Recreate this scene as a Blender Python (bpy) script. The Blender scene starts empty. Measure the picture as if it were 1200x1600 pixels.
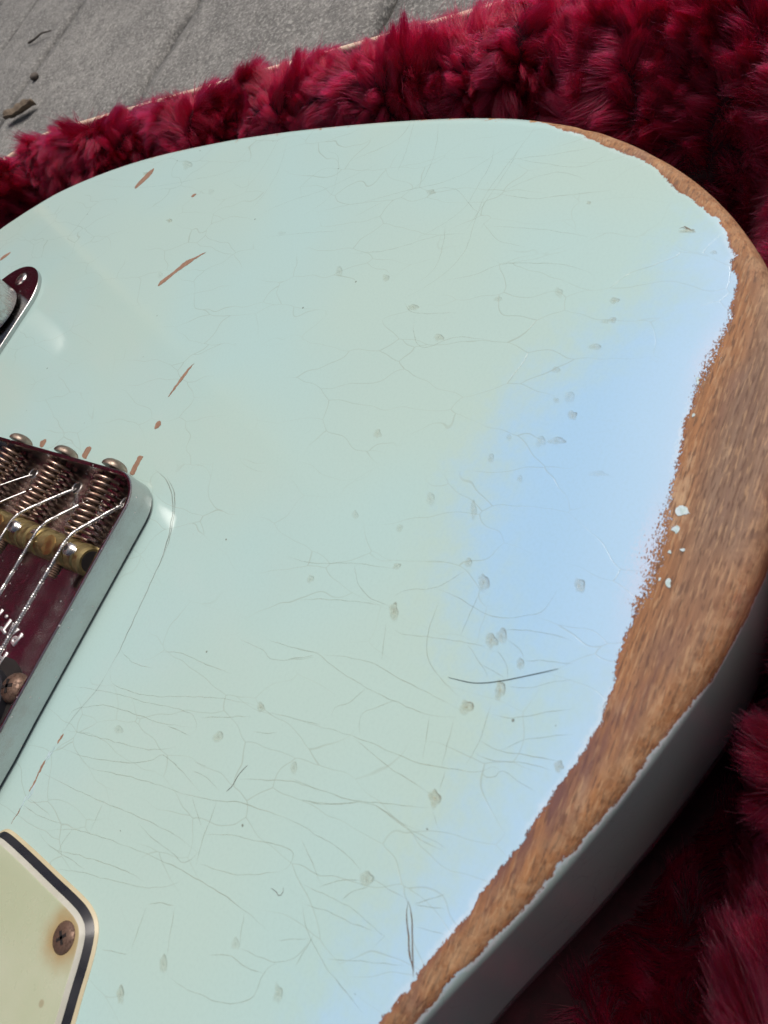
import bpy, bmesh, math, random
import numpy as np
from mathutils import Matrix, Vector, noise as mnoise

random.seed(7); rng = np.random.default_rng(7)
U = 0.0009                     # one modelling unit is 0.9 mm
scene = bpy.context.scene
COL = scene.collection

# ------------------------------------------------------------------ camera, light, exposure
cam_d = bpy.data.cameras.new('camera'); cam = bpy.data.objects.new('camera', cam_d); COL.objects.link(cam)
CR = ((-0.40355796, 0.7934569, -0.45559535), (0.87841272, 0.19667415, -0.43555754), (-0.2559923, -0.57597346, -0.77635205))
m3 = Matrix((CR[0], [-a for a in CR[1]], [-a for a in CR[2]])).transposed()
cam.matrix_world = Matrix.Translation(Vector((30.07610, 193.90297, 117.52265)) * U) @ m3.to_4x4()
cam_d.sensor_fit = 'HORIZONTAL'; cam_d.sensor_width = 36.0; cam_d.lens = 1149.9356 / 1200 * 36
cam_d.clip_start = 0.005; cam_d.clip_end = 60
cam_d.dof.use_dof = True; cam_d.dof.focus_distance = 0.185; cam_d.dof.aperture_fstop = 60.0
scene.camera = cam

SUN_EL, SUN_AZ = math.radians(58), math.radians(165)     # direction towards the light, azimuth from +X
sd = Vector((math.cos(SUN_EL) * math.cos(SUN_AZ), math.cos(SUN_EL) * math.sin(SUN_AZ), math.sin(SUN_EL)))
world = bpy.data.worlds.new('World'); scene.world = world; world.use_nodes = True
wn = world.node_tree.nodes; wl = world.node_tree.links
sky = wn.new('ShaderNodeTexSky'); sky.sky_type = 'NISHITA'; sky.sun_disc = False
sky.sun_elevation = SUN_EL; sky.sun_rotation = math.radians(90) - SUN_AZ
sky.air_density = 1.0; sky.dust_density = 8.0; sky.ozone_density = 0.0
wl.new(sky.outputs[0], wn['Background'].inputs[0]); wn['Background'].inputs[1].default_value = 0.052
sun_d = bpy.data.lights.new('sun', 'SUN'); sun_d.energy = 2.3; sun_d.angle = math.radians(40); sun_d.color = (1.0, 0.97, 0.93)
sun = bpy.data.objects.new('sun', sun_d); COL.objects.link(sun)
sun.rotation_euler = sd.to_track_quat('Z', 'Y').to_euler()
scene.view_settings.view_transform = 'Standard'; scene.view_settings.look = 'None'
scene.view_settings.exposure = 0.24; scene.view_settings.gamma = 1.0
try: scene.view_settings.use_curve_mapping = False
except Exception: pass
scene.cycles.caustics_reflective = False; scene.cycles.max_bounces = 6; scene.cycles.transparent_max_bounces = 16

# ------------------------------------------------------------------ helpers
def tag(o, label=None, cat=None, group=None, kind=None):
    for k, v in (('label', label), ('category', cat), ('group', group), ('kind', kind)):
        if v: o[k] = v
    return o
def adopt(o, parent):
    if parent is not None:
        o.parent = parent
        o.matrix_parent_inverse = Matrix.Translation(-parent.location) if parent.type == 'EMPTY' else Matrix.Identity(4)
    return o
def obj(name, verts, faces, mat, parent=None, smooth=False, scale=U):
    me = bpy.data.meshes.new(name)
    v = np.asarray(verts, dtype=float) * scale
    me.from_pydata(v.tolist(), [], [tuple(f) for f in faces]); me.update()
    me.materials.append(mat)
    if smooth: me.polygons.foreach_set('use_smooth', [True] * len(me.polygons))
    o = bpy.data.objects.new(name, me); COL.objects.link(o)
    return adopt(o, parent)
def empty(name, loc):
    o = bpy.data.objects.new(name, None); o.location = Vector(loc) * U; o.empty_display_size = .02
    COL.objects.link(o); return o
def smooth_by_angle(o, deg=35):
    me = o.data; me.polygons.foreach_set('use_smooth', [True] * len(me.polygons))
    bm = bmesh.new(); bm.from_mesh(me)
    for e in bm.edges:
        if len(e.link_faces) == 2 and e.calc_face_angle(0) > math.radians(deg): e.smooth = False
    bm.to_mesh(me); bm.free(); return o

class MB:
    def __init__(s): s.v = []; s.f = []
    def add(s, v, f):
        n = len(s.v); s.v += [tuple(a) for a in v]; s.f += [tuple(i + n for i in q) for q in f]
    def loft(s, rings, cap0=True, cap1=True, closed=True):
        n = len(rings[0]); v = [q for r in rings for q in r]; f = []
        for k in range(len(rings) - 1):
            for i in range(n if closed else n - 1):
                j = (i + 1) % n
                f.append((k * n + i, k * n + j, (k + 1) * n + j, (k + 1) * n + i))
        if cap0: f.append(tuple(range(n - 1, -1, -1)))
        if cap1: f.append(tuple((len(rings) - 1) * n + i for i in range(n)))
        s.add(v, f)
    def lathe(s, prof, c, axis, seg=32, cap0=True, cap1=True):
        a = Vector(axis).normalized(); u = a.orthogonal().normalized(); w = a.cross(u); c = Vector(c)
        rings = [[c + a * h + (u * math.cos(t) + w * math.sin(t)) * r for t in (2 * math.pi * i / seg for i in range(seg))] for r, h in prof]
        s.loft(rings, cap0, cap1)
    def tube(s, path, rad, seg=8):
        P = [Vector(q) for q in path]; t = (P[1] - P[0]).normalized(); u = t.orthogonal().normalized(); rings = []
        for i, q in enumerate(P):
            t = (P[min(i + 1, len(P) - 1)] - P[max(i - 1, 0)]).normalized()
            u = (u - t * u.dot(t)).normalized(); w = t.cross(u)
            r = rad(i / (len(P) - 1)) if callable(rad) else rad
            rings.append([q + (u * math.cos(a) + w * math.sin(a)) * r for a in (2 * math.pi * k / seg for k in range(seg))])
        s.loft(rings)
    def build(s, name, mat, parent=None, smooth=None):
        o = obj(name, s.v, s.f, mat, parent)
        if smooth is not None: smooth_by_angle(o, smooth)
        return o
def resample(pts, step, closed=True, sub=12):
    P = np.array(pts, float); n = len(P); out = []
    rngk = range(n if closed else n - 1)
    for i in rngk:
        g = (lambda k: P[k % n]) if closed else (lambda k: P[min(max(k, 0), n - 1)])
        a, b, c, d = g(i - 1), g(i), g(i + 1), g(i + 2)
        for t in np.linspace(0, 1, sub, endpoint=False):
            out.append(.5 * ((2 * b) + (c - a) * t + (2 * a - 5 * b + 4 * c - d) * t * t + (3 * b - a - 3 * c + d) * t ** 3))
    if not closed: out.append(P[-1])
    Q = np.array(out)
    if closed: Q = np.vstack([Q, Q[:1]])
    L = np.r_[0, np.cumsum(np.linalg.norm(np.diff(Q, axis=0), axis=1))]
    m = max(3, int(round(L[-1] / step))) if step > 0 else int(-step)
    s = np.linspace(0, L[-1], m, endpoint=not closed)
    return np.c_[tuple(np.interp(s, L, Q[:, k]) for k in range(Q.shape[1]))]
def normals2(Q):                 # outward normals of a closed counter-clockwise loop
    t = np.roll(Q, -1, 0) - np.roll(Q, 1, 0); t /= np.linalg.norm(t, axis=1)[:, None]
    return np.c_[t[:, 1], -t[:, 0]]
def inside(poly, X):
    P = np.asarray(poly, float); x, y = X[:, 0], X[:, 1]; r = np.zeros(len(X), bool); j = len(P) - 1
    for i in range(len(P)):
        a, b = P[i], P[j]
        c = ((a[1] > y) != (b[1] > y))
        if abs(b[1] - a[1]) > 1e-12: r ^= c & (x < (b[0] - a[0]) * (y - a[1]) / (b[1] - a[1]) + a[0])
        j = i
    return r
def sdf(poly, X):                # positive inside
    P = np.asarray(poly, float); d = np.full(len(X), 1e9)
    for i in range(len(P)):
        a, b = P[i], P[(i + 1) % len(P)]; ab = b - a
        t = np.clip(((X - a) @ ab) / max(ab @ ab, 1e-9), 0, 1)
        d = np.minimum(d, np.linalg.norm(X - (a + t[:, None] * ab), axis=1))
    return np.where(inside(P, X), d, -d)
def attr(me, name, vals):
    a = me.attributes.new(name, 'FLOAT', 'POINT'); a.data.foreach_set('value', np.asarray(vals, np.float32))

# ------------------------------------------------------------------ materials
class NT:
    def __init__(s, name):
        s.m = bpy.data.materials.new(name); s.m.use_nodes = True; s.t = s.m.node_tree; s.n = s.t.nodes
        s.b = s.n['Principled BSDF']; s.out = s.n['Material Output']
        tc = s.n.new('ShaderNodeTexCoord'); mp = s.n.new('ShaderNodeMapping'); mp.inputs['Scale'].default_value = (1 / U,) * 3
        s.l(tc.outputs['Object'], mp.inputs[0]); s.co = mp.outputs[0]
    def l(s, a, b): s.t.links.new(a, b)
    def put(s, sock, v):
        if hasattr(v, 'is_output') or hasattr(v, 'links'): s.l(v, sock)
        elif isinstance(v, tuple) and len(v) == 3 and sock.type == 'RGBA': sock.default_value = (*v, 1)
        else: sock.default_value = v
    def map(s, scale, loc=(0, 0, 0), rot=(0, 0, 0)):
        mp = s.n.new('ShaderNodeMapping'); s.l(s.co, mp.inputs[0])
        mp.inputs['Scale'].default_value = scale; mp.inputs['Location'].default_value = loc; mp.inputs['Rotation'].default_value = rot
        return mp.outputs[0]
    def noise(s, scale, detail=3, rough=.55, vec=None, dist=0, col=False):
        t = s.n.new('ShaderNodeTexNoise'); s.l(vec or s.co, t.inputs['Vector'])
        t.inputs['Scale'].default_value = scale; t.inputs['Detail'].default_value = detail
        t.inputs['Roughness'].default_value = rough; t.inputs['Distortion'].default_value = dist
        return t.outputs['Color' if col else 'Fac']
    def vor(s, scale, vec=None, feature='F1', rnd=1.0, out='Distance'):
        t = s.n.new('ShaderNodeTexVoronoi'); t.feature = feature; s.l(vec or s.co, t.inputs['Vector'])
        t.inputs['Scale'].default_value = scale; t.inputs['Randomness'].default_value = rnd
        return t.outputs[out]
    def math(s, op, a, b=0.0, c=None, clamp=False):
        t = s.n.new('ShaderNodeMath'); t.operation = op; t.use_clamp = clamp
        s.put(t.inputs[0], a); s.put(t.inputs[1], b)
        if c is not None: s.put(t.inputs[2], c)
        return t.outputs[0]
    def ss(s, x, a, b, lo=0.0, hi=1.0):
        t = s.n.new('ShaderNodeMapRange'); t.interpolation_type = 'SMOOTHSTEP'
        s.put(t.inputs[0], x); s.put(t.inputs[1], a); s.put(t.inputs[2], b); s.put(t.inputs[3], lo); s.put(t.inputs[4], hi)
        return t.outputs[0]
    def mix(s, f, a, b, mode='MIX'):
        t = s.n.new('ShaderNodeMix'); t.data_type = 'RGBA'; t.blend_type = mode
        s.put(t.inputs[0], f); s.put(t.inputs[6], a); s.put(t.inputs[7], b); return t.outputs[2]
    def mixf(s, f, a, b):
        t = s.n.new('ShaderNodeMix'); t.data_type = 'FLOAT'
        s.put(t.inputs[0], f); s.put(t.inputs[2], a); s.put(t.inputs[3], b); return t.outputs[0]
    def attr(s, name):
        t = s.n.new('ShaderNodeAttribute'); t.attribute_name = name; return t.outputs['Fac']
    def bump(s, h, dist, strength=1.0):
        t = s.n.new('ShaderNodeBump'); t.inputs['Distance'].default_value = dist * U; t.inputs['Strength'].default_value = strength
        s.put(t.inputs['Height'], h); s.l(t.outputs[0], s.b.inputs['Normal']); return t
    def set(s, **k):
        for n, v in k.items(): s.put(s.b.inputs[n.replace('_', ' ')], v)
        return s.m
    def xyz(s):
        t = s.n.new('ShaderNodeSeparateXYZ'); s.l(s.co, t.inputs[0]); return t.outputs

def wood_colour(k, wear=None):
    g1 = k.noise(1.0, 5, .65, k.map((.03, .95, .95)))
    g2 = k.noise(1.0, 4, .7, k.map((.14, 2.1, 2.1)))
    big = k.noise(.03, 3, .5)
    tan, grey = (0.355, 0.168, 0.072), (0.235, 0.155, 0.108)
    if wear is not None:
        f = k.ss(k.math('ADD', wear, k.math('MULTIPLY', k.math('SUBTRACT', big, .5), 10.0)), 1.0, 7.5)
        base = k.mix(f, tan, grey)
    else: base = k.mix(big, tan, grey)
    base = k.mix(k.ss(g1, .38, .66), k.mix(.42, base, (0.12, 0.055, 0.03)), base)
    base = k.mix(k.ss(g2, .30, .56, .35, 0.0), base, (0.11, 0.05, 0.03))
    stain = k.math('MULTIPLY', k.ss(k.noise(.055, 4, .6, k.map((.5, 1.6, 1.0))), .50, .68), .62)
    base = k.mix(stain, base, (0.16, 0.085, 0.075))
    pale = k.math('MULTIPLY', k.ss(k.noise(.16, 5, .65, k.map((.55, 1.2, 1.0), (9, 4, 2))), .57, .74), .55)
    base = k.mix(pale, base, (0.50, 0.36, 0.23))
    dash = k.ss(k.noise(1.0, 2, .5, k.map((.30, 2.3, 2.3), (3, 7, 1))), .53, .64, 0.0, .66)
    base = k.mix(dash, base, (0.085, 0.042, 0.028))
    lite = k.ss(k.noise(1.0, 2, .5, k.map((.28, 2.2, 2.2), (13, 2, 5))), .54, .66, 0.0, .36)
    base = k.mix(lite, base, (0.52, 0.34, 0.19))
    return base, g1, g2

def mat_body():
    k = NT('painted_worn_wood')
    wear, fresh, fuzz, edge = k.attr('wear'), k.attr('fresh'), k.attr('fuzz'), k.attr('edge')
    n_mid = k.math('SUBTRACT', k.noise(.33, 4, .6), .5)
    n_fine = k.math('SUBTRACT', k.noise(2.6, 3, .7, k.map((.6, 1, 1))), .5)
    w = k.math('ADD', wear, k.math('MULTIPLY', n_mid, 1.9))
    w = k.math('ADD', w, k.math('MULTIPLY', n_fine, k.math('MULTIPLY_ADD', fuzz, 30.0, 1.5)))
    wm = k.ss(w, -.06, .06)
    en = k.math('ADD', k.math('MULTIPLY', k.noise(.22, 5, .7), 1.0), k.math('MULTIPLY', edge, .30))
    em = k.math('MULTIPLY', k.ss(en, .76, .79), k.ss(edge, .25, .5))
    bare = k.math('MAXIMUM', wm, em)
    # paint
    big = k.noise(.017, 1, .4); mid = k.noise(.07, 4, .6); fine = k.noise(1.6, 3, .6)
    aged = k.mix(k.ss(big, .38, .62), (0.435, 0.585, 0.545), (0.415, 0.590, 0.580))
    aged = k.mix(k.ss(k.noise(.03, 1, .4), .40, .70, 0.0, .5), aged, (0.425, 0.575, 0.545))
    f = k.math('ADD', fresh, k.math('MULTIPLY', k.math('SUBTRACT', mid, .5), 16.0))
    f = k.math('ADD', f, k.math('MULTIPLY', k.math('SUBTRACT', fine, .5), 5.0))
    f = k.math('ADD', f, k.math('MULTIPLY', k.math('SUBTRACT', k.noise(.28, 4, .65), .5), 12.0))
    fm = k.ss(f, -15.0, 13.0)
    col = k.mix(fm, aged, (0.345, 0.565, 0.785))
    col = k.mix(k.ss(fine, .42, .68, 0.0, .07), col, (0.25, 0.36, 0.36))
    vc = k.map((.105, .042, .1), rot=(0, 0, .25))
    warp = k.n.new('ShaderNodeVectorMath'); warp.operation = 'ADD'; k.l(vc, warp.inputs[0])
    wsc = k.n.new('ShaderNodeVectorMath'); wsc.operation = 'SCALE'; k.l(k.noise(.05, 2, .5, col=True), wsc.inputs[0]); wsc.inputs[3].default_value = .9
    k.l(wsc.outputs[0], warp.inputs[1])
    ve = k.vor(1.0, warp.outputs[0], 'DISTANCE_TO_EDGE')
    crk = k.math('MULTIPLY', k.ss(ve, .0025, .0075, 1.0, 0.0), k.ss(k.noise(.03, 2), .40, .58, 0.0, .30))
    col = k.mix(crk, col, (0.25, 0.26, 0.19))
    speck = k.math('MULTIPLY', k.ss(k.vor(.16), .035, .055, 1.0, 0.0), k.ss(k.noise(.4, 1), .56, .6))
    col = k.mix(k.math('MULTIPLY', speck, .7), col, (0.10, 0.09, 0.06))
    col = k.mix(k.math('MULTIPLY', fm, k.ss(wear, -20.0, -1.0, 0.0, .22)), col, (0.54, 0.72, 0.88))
    prim = k.ss(k.math('ADD', w, k.math('MULTIPLY', fuzz, -1.0)), -1.2, -.1)
    col = k.mix(k.math('MULTIPLY', prim, k.math('MAXIMUM', k.ss(k.noise(.07, 3), .42, .66, .05, .42), k.math('MULTIPLY', k.attr('side'), .8))), col, (0.74, 0.78, 0.84))
    pink = k.math('MULTIPLY', fuzz, k.ss(w, -5.0, -.4, 0.0, .8))
    col = k.mix(pink, col, (0.70, 0.60, 0.70))
    # wood
    wc, g1, g2 = wood_colour(k, wear)
    wc = k.mix(k.math('MULTIPLY', k.ss(w, 0.0, .8, .55, 0.0), wm), wc, (0.25, 0.085, 0.055))
    wc = k.mix(k.math('MULTIPLY', k.attr('band'), k.ss(k.noise(1.0, 4, .6, k.map((.10, .55, .5))), .36, .60, .15, .85)), wc, (0.130, 0.062, 0.060))
    wc = k.mix(k.math('MULTIPLY', k.ss(edge, .15, .8), k.ss(k.noise(.35, 4, .65), .40, .62, .05, .42)), wc, (0.42, 0.28, 0.165))
    k.set(Base_Color=k.mix(bare, col, wc),
          Roughness=k.mixf(bare, k.ss(mid, .3, .75, .06, .13), .62), Specular_IOR_Level=k.mixf(bare, .62, .28))
    h = k.math('MULTIPLY', k.math('SUBTRACT', 1.0, bare), .22)
    h = k.math('ADD', h, k.math('MULTIPLY', k.math('MULTIPLY', bare, .10), k.math('ADD', g1, g2)))
    h = k.math('ADD', h, k.math('MULTIPLY', fine, .006))
    h = k.math('SUBTRACT', h, k.math('MULTIPLY', crk, .05))
    h = k.math('ADD', h, k.math('MULTIPLY', k.math('MULTIPLY', bare, k.math('MULTIPLY', edge, .35)), k.noise(.3, 4, .6)))
    k.bump(h, 1.0); return k.m

def mat_decal(name, colour, rough, strength, noise_scale=1.2, lo=.3, hi=.6):
    k = NT(name); a = k.attr('alpha')
    fac = k.math('MULTIPLY', k.math('MULTIPLY', a, strength), k.ss(k.noise(noise_scale, 3, .6), lo, hi, .5, 1.0))
    k.set(Base_Color=colour, Roughness=rough, Alpha=fac); return k.m

def mat_ding():
    k = NT('dented_lacquer'); a = k.attr('alpha'); rim = k.attr('rim')
    c = k.mix(k.noise(.9, 3), (0.50, 0.50, 0.36), (0.43, 0.42, 0.29))
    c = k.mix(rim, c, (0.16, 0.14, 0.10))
    k.set(Base_Color=c, Roughness=.35, Alpha=k.math('MULTIPLY', a, k.ss(k.noise(1.5, 3), .25, .6, .45, 1.0)))
    k.bump(k.noise(.9, 3), .35); return k.m

def mat_metal(name, col, rough, tarnish, tcol, scale=.09, metallic=1.0, dust=.0):
    k = NT(name); n = k.noise(scale, 5, .65); f = k.noise(1.3, 4, .7)
    t = k.math('MULTIPLY', k.ss(k.math('ADD', k.math('MULTIPLY', n, .7), k.math('MULTIPLY', f, .3)), .42, .66), tarnish)
    c = k.mix(t, col, tcol)
    if dust:
        d = k.math('MULTIPLY', k.ss(k.vor(.55), .10, .16, 1.0, 0.0), k.ss(k.noise(.9, 1), .52, .6))
        d = k.math('MAXIMUM', k.math('MULTIPLY', d, dust), k.ss(k.noise(2.2, 4, .8), .62, .78, 0.0, dust * .5))
        c = k.mix(d, c, (0.55, 0.52, 0.50)); met = k.mixf(d, metallic, .1)
    else: met = k.mixf(t, metallic, metallic * .55)
    k.set(Base_Color=c, Metallic=met, Roughness=k.mixf(t, rough, min(.75, rough + .3)))
    k.bump(f, .05); return k.m

def mat_plastic(name, c1, c2, rough=.35, stain=None, scale=.05):
    k = NT(name); n = k.noise(scale, 4, .6); c = k.mix(k.ss(n, .35, .65), c1, c2)
    if stain:
        x, y, z = k.xyz()
        d = k.math('SQRT', k.math('ADD', k.math('POWER', k.math('SUBTRACT', x, stain[0]), 2.0), k.math('POWER', k.math('SUBTRACT', y, stain[1]), 2.0)))
        d = k.math('ADD', d, k.math('MULTIPLY', k.math('SUBTRACT', k.noise(.3, 3), .5), 3.0))
        c = k.mix(k.ss(d, 2.2, 7.5, .75, 0.0), c, (0.33, 0.20, 0.07))
        sp = k.math('MULTIPLY', k.ss(k.vor(.09), .05, .08, 1.0, 0.0), .5); c = k.mix(sp, c, (0.25, 0.18, 0.10))
    k.set(Base_Color=c, Roughness=k.ss(k.noise(.2, 4), .3, .7, rough * .8, rough * 1.3)); k.bump(k.noise(.8, 3), .02); return k.m

def mat_stone():
    k = NT('weathered_stone')
    t = k.n.new('ShaderNodeObjectInfo'); rnd = t.outputs['Random']
    n1 = k.noise(.018, 5, .6); n2 = k.noise(.07, 6, .75); n3 = k.noise(.38, 4, .8); st = k.noise(1.0, 5, .65, k.map((.012, .10, .1), rot=(0, 0, -.07)))
    c = k.mix(k.ss(n1, .32, .68), (0.185, 0.182, 0.176), (0.30, 0.293, 0.28))
    c = k.mix(k.ss(n2, .40, .60, .60, 0.0), c, (0.115, 0.113, 0.11))
    c = k.mix(k.ss(n3, .50, .60, 0.0, .75), c, (0.50, 0.49, 0.465))
    c = k.mix(k.ss(k.noise(.30, 4, .8), .36, .47, .8, 0.0), c, (0.085, 0.084, 0.082))
    c = k.mix(k.math('MULTIPLY', rnd, .25), c, (0.12, 0.12, 0.12))
    cr = k.ss(k.vor(1.0, k.map((.0035, .013, .01), rot=(0, 0, -.1)), 'DISTANCE_TO_EDGE'), .006, .03, 1.0, 0.0)
    cr = k.math('MULTIPLY', cr, 0.0); c = k.mix(cr, c, (0.035, 0.034, 0.032))
    k.set(Base_Color=c, Roughness=.85)
    h = k.math('SUBTRACT', k.math('ADD', k.math('MULTIPLY', n2, 1.2), k.math('MULTIPLY', n3, .5)), k.math('MULTIPLY', cr, 1.5)); k.bump(h, 3.0); return k.m

def mat_simple(name, c1, c2, scale, rough=.7, bump=.1, metallic=0.0):
    k = NT(name); n = k.noise(scale, 5, .65); k.set(Base_Color=k.mix(k.ss(n, .35, .65), c1, c2), Roughness=rough, Metallic=metallic); k.bump(n, bump); return k.m

def mat_fur():
    m = bpy.data.materials.new('crimson_plush'); m.use_nodes = True; t = m.node_tree
    t.nodes.remove(t.nodes['Principled BSDF']); h = t.nodes.new('ShaderNodeBsdfHairPrincipled'); h.parametrization = 'COLOR'
    hi = t.nodes.new('ShaderNodeHairInfo'); mx = t.nodes.new('ShaderNodeMix'); mx.data_type = 'RGBA'
    mx.inputs[6].default_value = (0.10, 0.0007, 0.008, 1); mx.inputs[7].default_value = (0.22, 0.0018, 0.020, 1)
    t.links.new(hi.outputs['Random'], mx.inputs[0]); t.links.new(mx.outputs[2], h.inputs['Color'])
    h.inputs['Roughness'].default_value = .30; h.inputs['Radial Roughness'].default_value = .45; h.inputs['Coat'].default_value = 0.0; h.inputs['IOR'].default_value = 1.38
    t.links.new(h.outputs[0], t.nodes['Material Output'].inputs[0]); return m

M = dict(body=mat_body(),
    crack=mat_decal('hairline_crack', (0.30, 0.27, 0.175), .5, .40, .5, .30, .62),
    dark_crack=mat_decal('open_crack', (0.16, 0.10, 0.06), .6, 1.0, .9, .25, .5),
    ding=mat_ding(),
    fleck=mat_simple('paint_fleck', (0.48, 0.60, 0.66), (0.36, 0.50, 0.50), .8, .3, .1),
    nickel=mat_metal('aged_nickel', (0.53, 0.53, 0.53), .12, .30, (0.36, 0.32, 0.31), .10, dust=.8),
    nickel_clean=mat_metal('nickel', (0.62, 0.61, 0.60), .16, .5, (0.33, 0.27, 0.22), .3),
    string=mat_metal('string_steel', (0.74, 0.73, 0.72), .22, .15, (0.5, 0.48, 0.46), .5),
    spring=mat_metal('tarnished_spring', (0.46, 0.34, 0.275), .25, .8, (0.20, 0.095, 0.062), .35),
    bronze=mat_metal('browned_nickel', (0.34, 0.28, 0.23), .36, .9, (0.16, 0.115, 0.09), .5),
    letter=mat_metal('stamped_glint', (0.95, 0.95, 0.95), .45, .1, (0.7, 0.7, 0.7), .5),  # brighter than the plate: sky glint on the letter edges put into the colour
    bevel=mat_plastic('cut_ply_edge', (0.42, 0.41, 0.355), (0.46, 0.45, 0.40), .4, None, .2),
    brass=mat_metal('aged_brass', (0.40, 0.31, 0.14), .32, .9, (0.19, 0.145, 0.065), .22),
    brass_spot=mat_metal('polished_brass_spot', (0.50, 0.33, 0.13), .38, .6, (0.26, 0.17, 0.06), .3),
    rust=mat_metal('rusted_screw', (0.21, 0.135, 0.10), .42, 1.0, (0.055, 0.026, 0.018), .9, .6),
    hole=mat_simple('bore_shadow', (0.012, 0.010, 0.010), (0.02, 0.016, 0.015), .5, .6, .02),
    pick_black=mat_plastic('black_ply', (0.012, 0.013, 0.018), (0.022, 0.022, 0.028), .3),
    pick_top=mat_plastic('mint_cream_ply', (0.40, 0.445, 0.31), (0.45, 0.48, 0.36), .30, (89.4, 81.9), .03),
    pick_low=mat_plastic('aged_cream_ply', (0.46, 0.40, 0.26), (0.52, 0.46, 0.32), .4, None, .1),
    stone=mat_stone(),
    joint=mat_simple('joint_grit', (0.035, 0.033, 0.030), (0.07, 0.066, 0.06), .2, .95, 1.0),
    tolex=mat_simple('tan_tolex', (0.46, 0.32, 0.19), (0.56, 0.42, 0.28), .5, .7, .25),
    binding=mat_simple('case_edge', (0.60, 0.45, 0.33), (0.72, 0.60, 0.48), .35, .6, .3),
    backing=mat_simple('plush_backing', (0.014, 0.0006, 0.003), (0.026, 0.001, 0.005), .2, .95, .6),
    fur=mat_fur(),
    maple=mat_simple('aged_maple', (0.48, 0.29, 0.11), (0.56, 0.36, 0.16), .1, .35, .03),
    lint=mat_simple('dark_hair', (0.012, 0.012, 0.016), (0.03, 0.028, 0.03), .5, .4, .0),
    fibre=mat_simple('brown_fibre', (0.07, 0.035, 0.035), (0.12, 0.06, 0.05), .5, .6, .0),
    leaf=mat_simple('dry_leaf', (0.14, 0.105, 0.075), (0.22, 0.17, 0.12), .2, .8, .5),
    twig=mat_simple('dry_twig', (0.06, 0.052, 0.045), (0.12, 0.10, 0.085), .3, .85, .4),
)

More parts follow.
